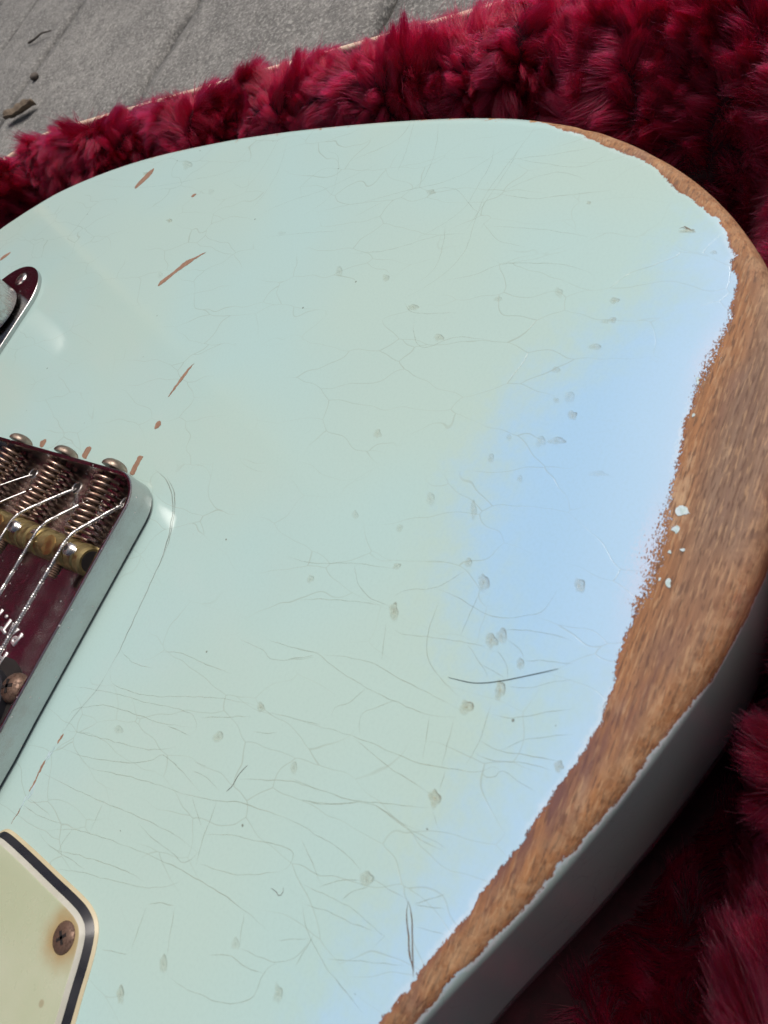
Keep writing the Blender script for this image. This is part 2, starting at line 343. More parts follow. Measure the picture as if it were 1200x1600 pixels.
CRACKS=[([(51.6,43.8),(49.4,52.8),(47.5,61.6),(46.2,70.3),(43.9,81.2),(44.4,85.4),(46.5,86.5),(47.7,85.7)],1.0),([(43.8,54.8),(46.1,57.4),(46.0,62.3),(44.5,70.8),(41.2,80.1),(38.4,89.0),(36.6,98.0)],1.0),([(39.1,55.0),(40.2,60.6),(39.3,67.1)],1.0),([(35.6,66.7),(33.9,72.8),(33.7,81.6),(33.1,88.6)],1.0),([(60.8,50.3),(55.8,50.0),(53.1,54.0),(50.9,59.4),(49.4,68.1),(48.3,76.6),(46.1,85.4)],1.0),([(48.0,79.0),(47.7,85.7)],1.0),([(60.0,50.0),(58.0,58.4),(56.2,67.0),(54.7,74.3),(52.8,80.1),(50.7,83.7)],1.0),([(63.4,51.7),(62.3,59.3),(60.2,67.5),(57.7,74.9),(55.3,79.3),(53.4,81.4),(53.7,86.0),(54.5,90.7),(55.3,94.5)],1.0),([(62.8,59.2),(63.3,63.2),(62.5,67.6),(61.0,73.0),(58.9,82.2),(57.2,91.9),(55.4,98.5),(53.3,104.5),(52.4,109.6),(51.4,115.7),(50.9,122.5)],1.0),([(69.6,50.9),(68.8,60.0),(67.2,71.7),(65.7,81.5),(64.7,89.3),(64.2,95.5),(64.6,100.5)],1.0),([(67.5,72.4),(72.9,72.8)],1.0),([(77.2,50.7),(76.8,57.0),(75.0,64.9)],1.0),([(75.5,51.3),(75.3,57.8),(75.7,60.2)],1.0),([(78.3,60.7),(76.1,64.8),(74.1,70.1),(72.2,77.9),(70.4,87.1),(69.2,94.5),(68.4,100.9),(67.8,107.1),(67.6,114.0),(67.9,121.4)],1.0),([(78.8,59.0),(79.6,60.4),(79.9,65.4),(77.9,72.6),(75.8,81.0),(74.5,87.0),(74.0,91.7)],1.0),([(74.9,67.8),(78.5,67.1),(80.5,67.5)],1.0),([(79.9,65.4),(79.0,76.4)],1.0),([(82.3,69.3),(79.6,76.9),(77.4,84.2),(75.3,91.1),(73.1,95.9),(70.8,98.9),(69.3,100.0)],1.0),([(66.5,83.9),(67.1,89.6),(67.1,95.2),(67.3,98.5),(64.6,100.5),(64.4,99.9)],1.0),([(49.8,102.2),(45.7,113.0),(44.8,119.7)],1.0),([(57.1,93.4),(58.9,96.3),(60.5,98.6)],1.0),([(55.2,99.5),(60.8,100.0),(66.6,101.5)],1.0),([(61.2,100.3),(59.2,104.8),(57.4,110.8),(55.4,118.8),(57.4,120.0),(59.3,118.7)],1.0),([(65.8,102.1),(64.7,107.1),(63.5,111.3),(61.6,114.8),(59.3,118.7)],1.0),([(76.7,95.1),(75.2,97.5),(74.0,100.9)],1.0),([(77.1,95.0),(80.7,95.5),(84.4,96.1)],1.0),([(74.1,101.0),(77.9,102.7),(81.3,104.2)],1.0),([(87.5,89.5),(86.4,92.8),(85.1,95.9)],1.0),([(51.3,90.0),(51.0,93.8)],1.0),([(52.9,90.3),(52.7,95.0),(53.5,98.7)],1.0),([(43.4,86.4),(41.1,92.5),(38.8,97.9)],1.0),([(41.1,100.2),(40.3,103.3),(39.3,105.6)],1.0),([(36.7,101.1),(35.7,107.6),(34.6,113.8)],1.0),([(26.3,86.5),(26.3,92.9),(27.2,97.3),(23.7,106.1)],1.0),([(24.0,93.8),(23.6,100.4),(22.6,106.9)],1.0),([(47.5,116.7),(46.4,120.5)],1.0),([(6.2,88.3),(6.1,95.2),(3.6,105.0),(2.1,114.5)],1.0),([(14.3,96.6),(12.4,102.2),(11.0,108.4),(9.7,116.1)],1.0),([(3.7,105.4),(7.0,108.1),(9.0,112.1),(9.5,117.1)],1.0),([(7.5,117.2),(5.3,119.6),(3.2,125.2),(-1.4,129.5)],1.0),([(3.4,125.3),(4.0,130.8),(5.3,137.8),(2.9,144.8),(0.8,146.7),(-2.6,147.2)],1.0),([(13.2,119.8),(13.6,122.5),(12.4,128.4),(11.2,135.0),(10.6,139.1)],1.0),([(5.7,126.9),(9.5,127.0),(12.7,127.5),(15.9,129.0),(18.1,132.1),(20.4,137.6)],1.0),([(1.7,133.9),(6.0,133.7),(10.3,133.6)],1.0),([(23.9,99.0),(22.8,106.2),(24.1,111.9),(25.1,120.0),(25.4,126.8),(25.1,134.3),(23.7,138.6)],1.0),([(22.5,107.9),(20.7,117.1),(21.1,123.5),(21.9,132.8),(22.3,138.9)],1.0),([(26.0,100.3),(23.4,105.9)],1.0),([(35.9,106.3),(34.7,114.9),(33.7,122.9),(33.4,129.2),(33.0,136.0),(31.3,142.9),(30.1,146.0),(28.6,147.6),(28.7,148.9)],1.0),([(34.0,121.9),(35.9,130.4),(36.4,136.2),(36.6,139.7)],1.0),([(29.9,145.9),(30.6,147.1),(29.9,148.9),(28.7,149.3),(29.0,152.4),(29.4,155.5)],1.0),([(25.4,134.0),(32.4,135.8)],1.0),([(24.2,138.3),(32.2,139.5)],1.0),([(32.3,140.3),(35.7,140.7)],1.0),([(19.7,143.6),(25.8,144.1),(30.2,143.3)],1.0),([(27.8,144.1),(27.9,146.8),(26.1,152.9),(25.6,156.9)],1.0),([(25.8,143.9),(26.0,147.8),(24.5,154.4),(24.0,157.5)],1.0),([(21.1,144.4),(20.2,148.5),(17.5,153.0),(15.6,156.8)],1.0),([(25.9,148.0),(23.1,150.9),(20.7,155.0),(19.3,158.1)],1.0),([(15.9,144.6),(14.9,148.6),(12.7,152.0),(11.1,155.2)],1.0),([(10.9,146.1),(9.5,150.9),(8.7,154.5)],1.0),([(7.0,140.9),(5.8,145.0),(5.2,150.1),(5.2,153.1)],1.0),([(10.6,141.0),(12.4,143.6),(14.6,144.7)],1.0),([(8.5,142.0),(9.3,145.1),(10.7,146.1)],1.0),([(13.9,139.3),(14.6,144.0)],1.0),([(11.5,135.6),(14.2,139.7),(15.8,141.3)],1.0),([(45.2,112.0),(44.7,117.6),(43.3,126.9),(40.7,134.3),(38.7,140.2)],1.0),([(47.4,116.9),(45.7,122.8),(43.1,127.9),(42.4,132.7),(42.8,136.9),(42.5,140.1)],1.0),([(38.9,140.7),(41.2,143.2)],1.0),([(25.1,126.6),(29.7,121.3),(33.3,122.7)],1.0),([(25.1,120.0),(29.0,117.5),(30.5,115.4),(32.4,115.3)],1.0),([(12.7,118.2),(19.3,120.4)],1.0),([(51.2,116.1),(51.2,122.4),(51.3,128.4),(52.3,133.1)],1.0),([(52.4,135.2),(52.5,139.1),(52.4,142.3)],1.0),([(59.1,123.1),(58.3,129.1),(58.0,134.1),(58.6,140.3),(58.8,141.1),(60.9,140.0)],1.0),([(61.5,125.4),(60.3,130.2),(59.7,135.1),(58.8,139.4)],1.0),([(61.3,125.0),(64.2,127.8),(66.8,132.9),(68.2,137.7),(69.3,142.6)],1.0),([(58.0,126.9),(55.1,130.5),(53.5,133.7)],1.0),([(57.7,131.9),(55.7,132.9),(53.9,135.4)],1.0),([(68.1,115.4),(71.5,116.7),(72.7,117.3)],1.0),([(72.7,117.8),(71.7,123.0),(71.0,125.3),(68.9,127.9),(66.3,129.0),(64.8,128.9)],1.0),([(68.3,123.6),(66.6,126.5),(65.2,128.9)],1.0),([(76.6,112.2),(74.7,116.2),(74.6,119.7),(73.6,123.6)],1.0),([(83.5,106.7),(83.1,110.3),(82.2,114.1),(81.1,118.2),(79.3,121.6),(77.0,123.6),(74.4,123.6),(72.5,124.0),(71.0,125.3)],1.0),([(66.1,133.5),(64.2,137.5),(62.5,141.4),(60.6,145.9)],1.0),([(64.5,129.5),(69.9,128.5)],1.0),([(53.1,120.1),(55.6,124.4),(57.5,127.1)],1.0),([(42.4,131.0),(42.9,135.3),(43.7,141.4),(43.3,144.9)],1.0),([(43.0,137.8),(42.9,142.4),(43.1,145.3)],1.0),([(52.4,143.7),(48.9,147.9)],1.0),([(52.4,143.7),(50.7,148.7)],1.0),([(55.2,145.3),(53.7,150.1)],1.0),([(47.5,116.7),(46.8,119.8),(44.8,124.8),(43.0,127.6)],1.0),([(-122.3,67.9),(-111.7,71.7),(-101.8,72.9),(-97.2,70.7)],0.6),([(-112.0,89.6),(-104.8,91.6),(-96.9,90.9),(-91.3,90.4),(-86.0,86.7),(-80.6,79.8)],0.6),([(-117.6,100.0),(-108.7,97.8),(-99.9,95.6),(-93.3,94.4),(-84.6,95.3),(-76.1,96.1),(-68.8,92.5),(-62.4,85.5)],0.6),([(-93.5,52.4),(-97.4,68.3),(-100.9,83.0),(-108.2,92.1),(-113.0,99.9)],0.6),([(-94.2,97.9),(-98.1,103.8),(-100.1,112.0),(-96.8,119.9)],0.6),([(-93.3,76.4),(-97.2,78.4),(-96.8,84.9),(-90.1,92.9),(-87.7,96.8)],0.6),([(-94.8,96.7),(-92.4,107.8),(-92.9,116.3),(-93.7,127.4)],0.6),([(-105.6,95.2),(-106.2,109.7),(-107.4,117.9)],0.6),([(-105.8,98.0),(-101.3,115.8),(-104.8,122.1)],0.6),([(-76.3,61.7),(-77.4,72.6),(-81.6,85.6),(-82.4,94.2)],0.6),([(-86.0,86.7),(-80.4,88.7),(-71.9,90.1),(-66.6,86.5)],0.6),([(-67.8,93.0),(-69.9,101.6),(-73.0,108.4),(-73.0,121.9),(-70.3,130.7)],0.6),([(-85.5,97.7),(-80.1,103.7),(-78.0,111.7)],0.6),([(-84.4,100.1),(-82.9,114.1),(-80.6,125.6)],0.6),([(-61.4,86.0),(-58.5,90.4),(-59.1,101.7)],0.6),([(-57.5,90.9),(-51.7,93.7),(-49.1,97.8),(-52.5,104.6),(-52.0,115.3)],0.6),([(-111.0,42.9),(-117.4,56.1),(-126.4,57.7)],0.6),([(-103.9,62.8),(-114.2,61.3),(-126.3,58.4)],0.6),([(-83.5,93.8),(-100.9,97.1),(-108.7,97.8)],0.6),([(-111.9,-89.1),(-108.1,-54.8),(-109.4,-28.3),(-112.1,-10.4),(-121.5,-0.4)],0.45),([(-107.6,-7.4),(-103.8,2.1),(-112.7,5.2),(-128.3,4.3)],0.45),([(-111.0,-9.6),(-121.3,-7.1),(-125.8,-0.9)],0.45),([(-123.4,9.4),(-109.9,13.5),(-100.1,13.2),(-93.4,11.1)],0.45),([(-90.4,35.3),(-98.1,42.1),(-112.4,36.9),(-116.0,30.1)],0.45),([(-90.4,14.1),(-96.4,25.9),(-100.2,38.1),(-109.5,55.4)],0.45),([(-82.7,24.3),(-84.0,41.0),(-84.5,55.0)],0.45),([(-94.2,63.2),(-89.5,55.7)],0.45)]
DARK_CRACKS=[[(52.4,142.6),(54.8,143.4),(57.2,145.0),(59.3,146.5),(61.1,147.7)],[(52.5,142.7),(53.8,143.8),(57.0,145.5),(59.4,146.9),(60.6,147.6)],[(-82.1,144.3),(-82.5,145.4),(-81.5,147.2)],[(-82.2,145.0),(-82.0,146.5)]]
DINGS=[[-63.8,137.1,-0.1,1.0,0.8,0.2,0.8],[-59.1,138.2,-0.1,0.9,0.7,0.3,0.7],[-58.6,136.8,0.0,0.8,0.6,0.2,0.4],[-52.5,136.9,-0.1,1.3,0.7,0.3,0.6],[-46.4,130.9,-0.1,0.8,0.7,0.3,0.5],[-40.6,135.8,-0.2,1.0,1.2,0.5,0.35],[-39.6,133.5,-0.1,0.6,0.6,0.3,0.5],[-36.7,137.8,-0.1,0.9,1.0,0.3,0.8],[-30.1,133.7,-0.2,0.9,1.2,0.5,0.4],[-30.6,136.6,-0.3,1.7,0.8,0.3,0.6],[-25.5,146.8,-0.3,1.6,0.6,0.2,0.3],[-30.0,126.9,-0.1,0.5,0.7,0.3,0.4],[-24.8,125.0,-0.2,0.7,0.8,0.4,0.5],[-21.7,132.6,-0.1,0.5,0.8,0.3,0.4],[-13.7,125.9,-0.1,0.6,2.1,0.9,0.6],[-13.6,115.8,-0.2,0.9,1.3,0.6,0.4],[-6.2,112.0,-0.2,0.7,1.0,0.5,0.4],[1.6,115.1,-0.3,0.9,0.6,0.3,0.6],[-2.9,129.4,-0.2,0.7,0.9,0.4,0.6],[-0.2,133.7,-0.2,1.0,1.5,0.7,0.8],[10.1,118.6,-0.3,1.0,1.7,0.8,0.9],[-4.2,150.8,-0.3,0.9,1.1,0.4,0.8],[9.3,139.4,-0.3,1.0,1.4,0.6,1],[8.1,140.8,-0.3,0.9,1.2,0.5,0.7],[11.6,145.9,-0.2,0.6,1.0,0.4,0.7],[16.9,144.2,-0.3,0.8,1.7,0.7,0.9],[21.6,139.7,-0.4,1.1,1.2,0.6,1],[24.6,157.6,-0.3,0.7,0.8,0.3,0.9],[37.1,140.4,-0.4,1.0,1.3,0.6,1],[36.6,99.4,-0.4,1.0,0.9,0.6,0.7],[45.2,92.8,-0.5,1.2,0.9,0.6,0.6],[43.4,112.4,-0.3,0.8,1.0,0.6,0.5],[53.1,134.6,-0.5,1.0,1.0,0.5,0.7],[90.9,98.3,-0.4,0.8,1.0,0.9,0.8],[82.5,104.1,-0.4,0.8,1.1,0.9,0.6],[74.6,127.7,-0.4,0.7,1.1,0.7,0.6],[72.7,116.3,-0.4,0.7,0.7,0.5,0.4],[53.8,66.3,-0.4,1.1,0.7,0.7,0.4],[-25.9,96.2,-0.1,1.0,1.1,0.5,0.5],[-52.1,100.1,-0.1,1.3,1.0,0.5,0.6],[-60.1,89.2,-0.1,1.8,0.9,0.4,0.6],[-68.4,76.9,-0.1,1.2,1.0,0.5,0.5],[-96.5,77.3,0.1,1.4,0.9,0.4,0.5],[-63.3,110.7,-0.1,1.0,0.7,0.3,0.4],[-65.5,124.4,0.0,0.9,1.3,0.5,0.4],[-90.2,122.5,0.0,0.6,0.5,0.2,0.6],[-81.5,146.1,0.0,1.6,0.6,0.1,1],[-76.0,152.7,0.1,0.7,0.5,0.1,0.5],[-91.1,-26.8,0.0,1.5,0.8,0.7,0.9],[-114.8,-59.4,0.1,1.7,1.0,0.8,0.8],[-117.0,-36.7,0.3,3.0,2.3,1.6,0.4],[-6.5,100.2,-0.1,0.8,1.0,0.5,0.4],[9.4,96.7,-0.2,0.8,0.9,0.5,0.5],[-102.9,-13.7,0.1,1.7,1.4,1.1,0.2],[-84.0,30.8,0.0,1.6,0.7,0.5,0.2],[-68.1,-14.1,-0.1,1.6,1.2,1.0,0.2],[-70.3,60.5,0.0,1.1,1.7,1.0,0.4]]
CHIPS=[[(-117.3,-55.9),(-114.4,-55.2),(-111.8,-56.5),(-109.1,-58.3),(-107.7,-59.9),(-109.6,-60.7),(-112.7,-59.6),(-115.9,-57.9)],[(-77.4,1.9),(-74.6,-1.3),(-72.8,-2.9),(-70.3,-5.7),(-67.7,-7.9),(-65.4,-9.7),(-63.6,-11.6),(-65.1,-12.1),(-66.4,-11.5),(-67.9,-10.0),(-70.5,-7.8),(-73.9,-5.2),(-75.4,-1.9)],[(-37.5,25.1),(-35.5,24.6),(-32.9,24.3),(-30.6,23.7),(-28.4,23.1),(-26.0,22.4),(-28.6,22.4),(-30.5,22.7),(-33.4,23.1),(-35.6,23.7)],[(-7.4,25.9),(-5.8,25.8),(-3.7,26.1),(-1.9,26.2),(-2.1,24.2),(-4.5,24.0),(-5.9,24.0),(-7.3,24.0)],[(-6.2,2.4),(-4.1,2.6),(-2.6,2.7),(-3.0,0.3),(-4.7,0.1),(-6.3,0.3)],[(-5.2,-20.9),(-3.2,-20.4),(-2.3,-21.4),(-3.4,-23.2),(-4.6,-22.9)],[(60.9,50.4),(62.6,50.4),(64.7,50.3),(66.4,50.6),(68.4,50.7),(70.4,50.8),(72.0,50.7),(73.5,50.4),(75.1,50.6),(75.9,50.1),(74.4,49.7),(72.8,49.7),(71.0,49.5),(69.7,49.3),(67.9,49.1),(65.6,48.8),(63.7,49.1),(61.7,49.6)],[(75.9,49.6),(78.0,49.5),(79.7,49.6),(82.1,49.9),(80.3,49.1),(78.2,48.9),(76.4,48.9)],[(-18.6,24.7),(-17.5,25.6),(-16.6,25.2),(-15.9,24.3),(-17.2,23.6),(-18.2,23.6)],[(-78.4,-120.5),(-76.1,-121.7),(-74.1,-124.3),(-75.1,-125.4),(-77.1,-123.8)],[(-102.6,-21.0),(-101.5,-21.5),(-101.3,-22.7),(-102.4,-22.6)]]
GHOST=[(-4.7,33.4),(-4.0,36.1),(-3.2,38.6),(-1.8,41.2),(-0.1,43.6),(2.2,45.8),(4.6,47.6),(7.8,49.3),(10.9,50.7),(14.2,51.7),(17.4,52.5),(21.6,52.8),(25.6,53.3),(29.6,53.6),(34.9,54.1),(39.8,54.5),(44.6,54.3)]
GHOST_SOFT=[(44.6,54.3),(49.4,53.9),(54.4,52.0),(60.6,50.4)]
FLECKS=[[-21.4,162.6,-0.3,1.2,0.9,0.3],[-17.9,162.7,-0.1,0.6,0.6,0.2],[-14.6,164.8,-0.1,0.4,0.3,0.1],[-8.4,164.4,-0.1,0.4,0.8,0.3],[36.2,163.3,-0.3,0.6,0.7,0.3],[-102.5,137.2,0.1,1.6,0.9,0.3],[-89.6,150.4,0.1,1.1,0.7,0.2],[-110.3,121.6,0.3,1.8,1.1,0.4],[-104.5,134.1,0.1,1.4,0.7,0.3],[-13.9,163.1,-0.1,0.3,0.3,0.1],[-8.8,162.8,-0.1,0.3,0.3,0.1],[-113.8,115.1,0.3,1.9,0.7,0.2],[-39.6,159.3,0.0,0.2,0.5,0.1],[-46.7,158.0,-0.1,0.3,0.8,0.2]]

# ------------------------------------------------------------------ the ground
GROUND_Z = -97.0
ga = math.radians(4.0)
def gw(x, y, z=0): return (x * math.cos(ga) - y * math.sin(ga), x * math.sin(ga) + y * math.cos(ga), z)
ground = obj('ground', [(-3500, -3500, GROUND_Z - 9), (3500, -3500, GROUND_Z - 9), (3500, 3500, GROUND_Z - 9), (-3500, 3500, GROUND_Z - 9)], [(0, 1, 2, 3)], M['joint'])
tag(ground, kind='structure')
paving = empty('paving', (0, 0, GROUND_Z)); tag(paving, kind='structure')
rows = [-1400, -1180, -960, -786, -676, -551, -328, -100, 126, 350, 572, 800]
for ri in range(len(rows) - 1):
    y0, y1 = rows[ri] + 3.8, rows[ri + 1] - 3.8
    x = -1500 + (ri * 377) % 420
    while x < 1300:
        L = random.uniform(420, 700); nx, ny = 34, 14
        V = []; F = []; tilt = random.uniform(-1, 1) * .9
        for j in range(ny + 1):
            for i in range(nx + 1):
                u, v = i / nx, j / ny
                px = x + 1.8 + (L - 3.6) * u; py = y0 + (y1 - y0) * v
                ed = min(u * L, (1 - u) * L, v * (y1 - y0), (1 - v) * (y1 - y0))
                wob = 4.5 * (mnoise.noise((px * .03, py * .03, ri)))
                if j in (0, ny): py += wob
                if i in (0, nx): px += wob
                z = 1.3 * mnoise.noise((px * .02, py * .02, ri * 3.1)) + .5 * mnoise.noise((px * .09, py * .09, 2.)) + tilt - 2.5 * math.exp(-ed / 2.2)
                V.append(gw(px, py, GROUND_Z + z - .5))
        nb = len(V); W1 = nx + 1
        for j in range(ny):
            for i in range(nx): F.append((j * W1 + i, j * W1 + i + 1, (j + 1) * W1 + i + 1, (j + 1) * W1 + i))
        ring = [i for i in range(W1)] + [j * W1 + nx for j in range(1, ny + 1)] + [ny * W1 + i for i in range(nx - 1, -1, -1)] + [j * W1 for j in range(ny - 1, 0, -1)]
        for q in ring: V.append((V[q][0], V[q][1], GROUND_Z - 9))
        for a in range(len(ring)):
            b = (a + 1) % len(ring); F.append((ring[b], ring[a], nb + a, nb + b))
        obj('slab', V, F, M['stone'], paving, True)
        x += L

# ------------------------------------------------------------------ the guitar body
gt = empty('electric_guitar', (0, 0, -50))
tag(gt, 'worn pale blue electric guitar with bare wood along its edge lying in red plush case', 'guitar')
OUT = [(120, -131), (85, -137), (45, -153), (5, -167), (-25, -172), (-55, -168), (-77, -158.5), (-92.6, -147.5), (-99, -139.5), (-105.5, -130), (-113.9, -114.5), (-122, -88.6), (-127, -61.3), (-129.8, -26.8), (-130.3, -2.8), (-129.9, 19.1), (-128.6, 45.2), (-126.6, 68.5), (-124.2, 85.6), (-121.9, 96.5), (-117.3, 111.2), (-112.9, 121), (-107.4, 130.4), (-101.8, 138.4), (-96.5, 144.8), (-89.5, 151.8), (-83, 157.1), (-75.7, 162.3), (-65, 168), (-50, 173), (-35, 175.8), (-19, 176.6), (-10.5, 176.2), (-3.8, 175.3), (3.4, 174), (10, 172.1), (20, 169), (31, 165.2), (45, 159.8), (60, 153.2), (67, 150.2), (80, 145.2), (95, 139.8), (110, 135.5), (130, 132), (150, 132), (175, 135), (200, 140), (225, 142), (245, 138), (262, 128), (274, 110), (280, 85), (282, 60), (282, 38), (282, 0), (279, -36), (245, -41), (218, -50), (207, -60), (208, -70), (222, -83), (246, -100), (256, -113), (255, -125), (240, -134), (205, -139), (170, -135.5), (145, -131.5)]
NB = 1100
Q = resample(OUT[::-1], -NB)
for _ in range(10): Q = .25 * np.roll(Q, 1, 0) + .5 * Q + .25 * np.roll(Q, -1, 0)
QN = normals2(Q)
TH, RR = 50.0, 5.0
WEAR = [(-126.5, 78), (-123.5, 92), (-120.2, 98.6), (-116, 109.4), (-114.3, 114.1), (-110.5, 120.1), (-105.9, 128.9), (-102.4, 134.9), (-97.3, 139.8), (-93.6, 143.7), (-90.7, 146.8), (-86.9, 149.8), (-85.6, 150.8), (-85.4, 152.2), (-83.8, 152.2), (-80.3, 153.9), (-77.5, 155.2), (-75.6, 156.7), (-73.3, 156.2), (-71, 158), (-68.1, 158.9), (-66.9, 158.9), (-63.1, 159.3), (-60.4, 159.8), (-56.8, 159.1), (-53.7, 159.3), (-50.9, 158.6), (-48, 158.4), (-44.6, 158.2), (-41.2, 158.3), (-37.4, 158.4), (-33.4, 158.8), (-28.4, 159.6), (-24.8, 160), (-21, 160.3), (-18.1, 160.7), (-14.7, 160.8), (-11.3, 161), (-7, 161.3), (-3.5, 160.6), (-.4, 161), (2.6, 160.7), (5, 160.4), (8.2, 161.2), (10.9, 161.4), (14.1, 161.2), (16.8, 161.5), (19.5, 160.4), (21.6, 160.4), (24, 159.6), (26.5, 159), (30.6, 157.7), (37.2, 156.2), (43.9, 153.7), (50.1, 152.2), (54.5, 150.4), (60.9, 148.1), (62.1, 147.8), (69.2, 145.3), (82, 141), (97, 137), (112, 135.5), (135, 141), (330, 170), (330, -220), (-200, -220), (-170, 0), (-134, 40), (-129, 66)]
FRESH = [(-84, 156), (-78, 151.5), (-70, 149), (-63, 146), (-57, 141.5), (-50.5, 136.5), (-43.5, 131), (-37, 127.5), (-28.7, 126.3), (-17.2, 126.6), (-5.4, 129.2), (2.5, 133.8), (9.4, 139.6), (13.5, 146), (13.3, 153.1), (14.5, 158), (20.8, 154.8), (26.9, 152.7), (33, 152.4), (40.5, 150.6), (47.7, 147.9), (56.3, 145.6), (65.9, 143), (72, 141), (80, 142), (80, 200), (-60, 200), (-84, 170)]
prof = [(4.0, -TH), (1.5, -TH + .8), (0, -TH + 3)] + [(0, z) for z in np.linspace(-TH + 8, -RR - 1, 26)]
for a in np.linspace(0, math.pi / 2, 12): prof.append((RR * (1 - math.cos(a)), -RR + RR * math.sin(a)))
prof += [(RR + d, 0.0) for d in (.5, 1, 1.6, 2.2, 2.9, 3.6, 4.4)]
rings = [np.c_[Q - QN * ins, np.full(NB, z)] for ins, z in prof]
CEN = np.array([70.0, 0.0]); base = rings[-1][:, :2]
for t in np.r_[np.linspace(.985, .60, 70), np.linspace(.59, .02, 50)]:
    rings.append(np.c_[CEN + (base - CEN) * t, np.zeros(NB)])
V = np.vstack(rings); nr = len(rings)
# worn rounding: knocks along the bare edge
F = []
for k in range(nr - 1):
    a = k * NB
    F += [(a + i, a + (i + 1) % NB, a + NB + (i + 1) % NB, a + NB + i) for i in range(NB)]
F.append(tuple((nr - 1) * NB + i for i in range(NB))); F.append(tuple(range(NB - 1, -1, -1)))
dA = -sdf(WEAR, V[:, :2]) + 2.6 * np.clip((-82 - V[:, 0]) / 10, 0, 1) * np.clip((V[:, 1] - 95) / 12, 0, 1)
sx = np.tile(Q[:, 0], nr); sy = np.tile(Q[:, 1], nr)
zb = np.where(sx < -20, np.interp(sx, [-130, -60, -20], [5.5, 9, 7.5]), np.interp(sx, [-20, 0, 12, 60, 100], [6.5, 4.4, 2.9, 2.4, 2.0]))
zb = zb + .45 * np.sin(sx * .45) * np.sin(sx * .17 + 1)
wear = np.minimum(dA, V[:, 2] + zb)
fuzz = .42 * np.exp(-(((V[:, 0] + 12) / 9) ** 2 + ((V[:, 1] - 160) / 6) ** 2)) + .26 * np.exp(-(((V[:, 0] + 52) / 7) ** 2 + ((V[:, 1] - 159) / 4) ** 2)) + .06 * np.exp(-((V[:, 0] + 30) / 45) ** 2)
edge = np.zeros(len(V)); 
for k, (ins, z) in enumerate(prof): edge[k * NB:(k + 1) * NB] = math.exp(-((z + 1.6) / 1.6) ** 2) * (1 if ins < RR + .1 else .15)
knock = np.array([.45 * max(0, mnoise.noise((q[0] * .16, q[1] * .16, q[2] * .2)) - .05) + .12 * max(0, mnoise.noise((q[0] * .5, q[1] * .5, 3.)) - .1) if (w > 1 and e > .25) else 0.0 for q, w, e in zip(V, wear, edge)])
NN = np.tile(QN, (nr, 1)); V[:, :2] -= NN * knock[:, None]; V[:, 2] -= knock * .6
body = obj('body', V, F, M['body'], gt, True)
body['label'] = 'pale blue lacquered body with crazing, dings and bare worn wood along one edge'
me = body.data
attr(me, 'wear', wear); attr(me, 'fresh', sdf(FRESH, V[:, :2]) - 40 * np.clip((-1.5 - V[:, 2]) / 2.5, 0, 1)); attr(me, 'fuzz', fuzz); attr(me, 'edge', edge); attr(me, 'side', np.clip((-1.5 - V[:, 2]) / 1.5, 0, 1))
ins_v = sdf(Q[::9], V[:, :2])
attr(me, 'band', np.exp(-((ins_v - 6.5) / 2.6) ** 2) * np.clip((V[:, 0] + 15) / 40, 0, 1) * (V[:, 1] > 100))

# hairline cracks in the lacquer
def ribbons(name, lines, mat, width, z, kind=None):
    V, F, A = [], [], []
    for pts, al in lines:
        P = resample(pts, .8, False) if len(pts) > 1 else np.array(pts)
        n = len(P); ph = random.uniform(0, 50)
        P = P + np.array([[.22 * mnoise.noise((q[0] * .5, q[1] * .5, ph)), .22 * mnoise.noise((q[0] * .5, q[1] * .5, ph + 9))] for q in P])
        t = np.gradient(P, axis=0); t /= np.linalg.norm(t, axis=1)[:, None] + 1e-9; nn = np.c_[-t[:, 1], t[:, 0]]
        k0 = len(V)
        for i in range(n):
            s = i / (n - 1); e = min(1, 6 * s, 6 * (1 - s)) ; g = .75 + .35 * mnoise.noise((i * .05, ph, 1.))
            w = width * (.45 + .55 * e) * (.8 + .4 * mnoise.noise((i * .3, ph, 5.)))
            for sg in (-1, 1):
                q = P[i] + nn[i] * sg * w / 2; V.append((q[0], q[1], z)); A.append(max(0, al * g * (.3 + .7 * e)))
        F += [(k0 + 2 * i, k0 + 2 * i + 2, k0 + 2 * i + 3, k0 + 2 * i + 1) for i in range(n - 1)]
    o = obj(name, V, F, mat, body); attr(o.data, 'alpha', A)
    return tag(o, kind='stuff')
ribbons('lacquer_cracks', [(l, {1.0: 1.0, .6: .8, .45: .6}[a_]) for l, a_ in CRACKS], M['crack'], .145, .03)
ribbons('open_cracks', [(l, .9) for l in DARK_CRACKS] + [(GHOST, .55), ([(x - .5, y + .35) for x, y in GHOST[2:11]], .4), (GHOST_SOFT, .3)], M['dark_crack'], .30, .035)
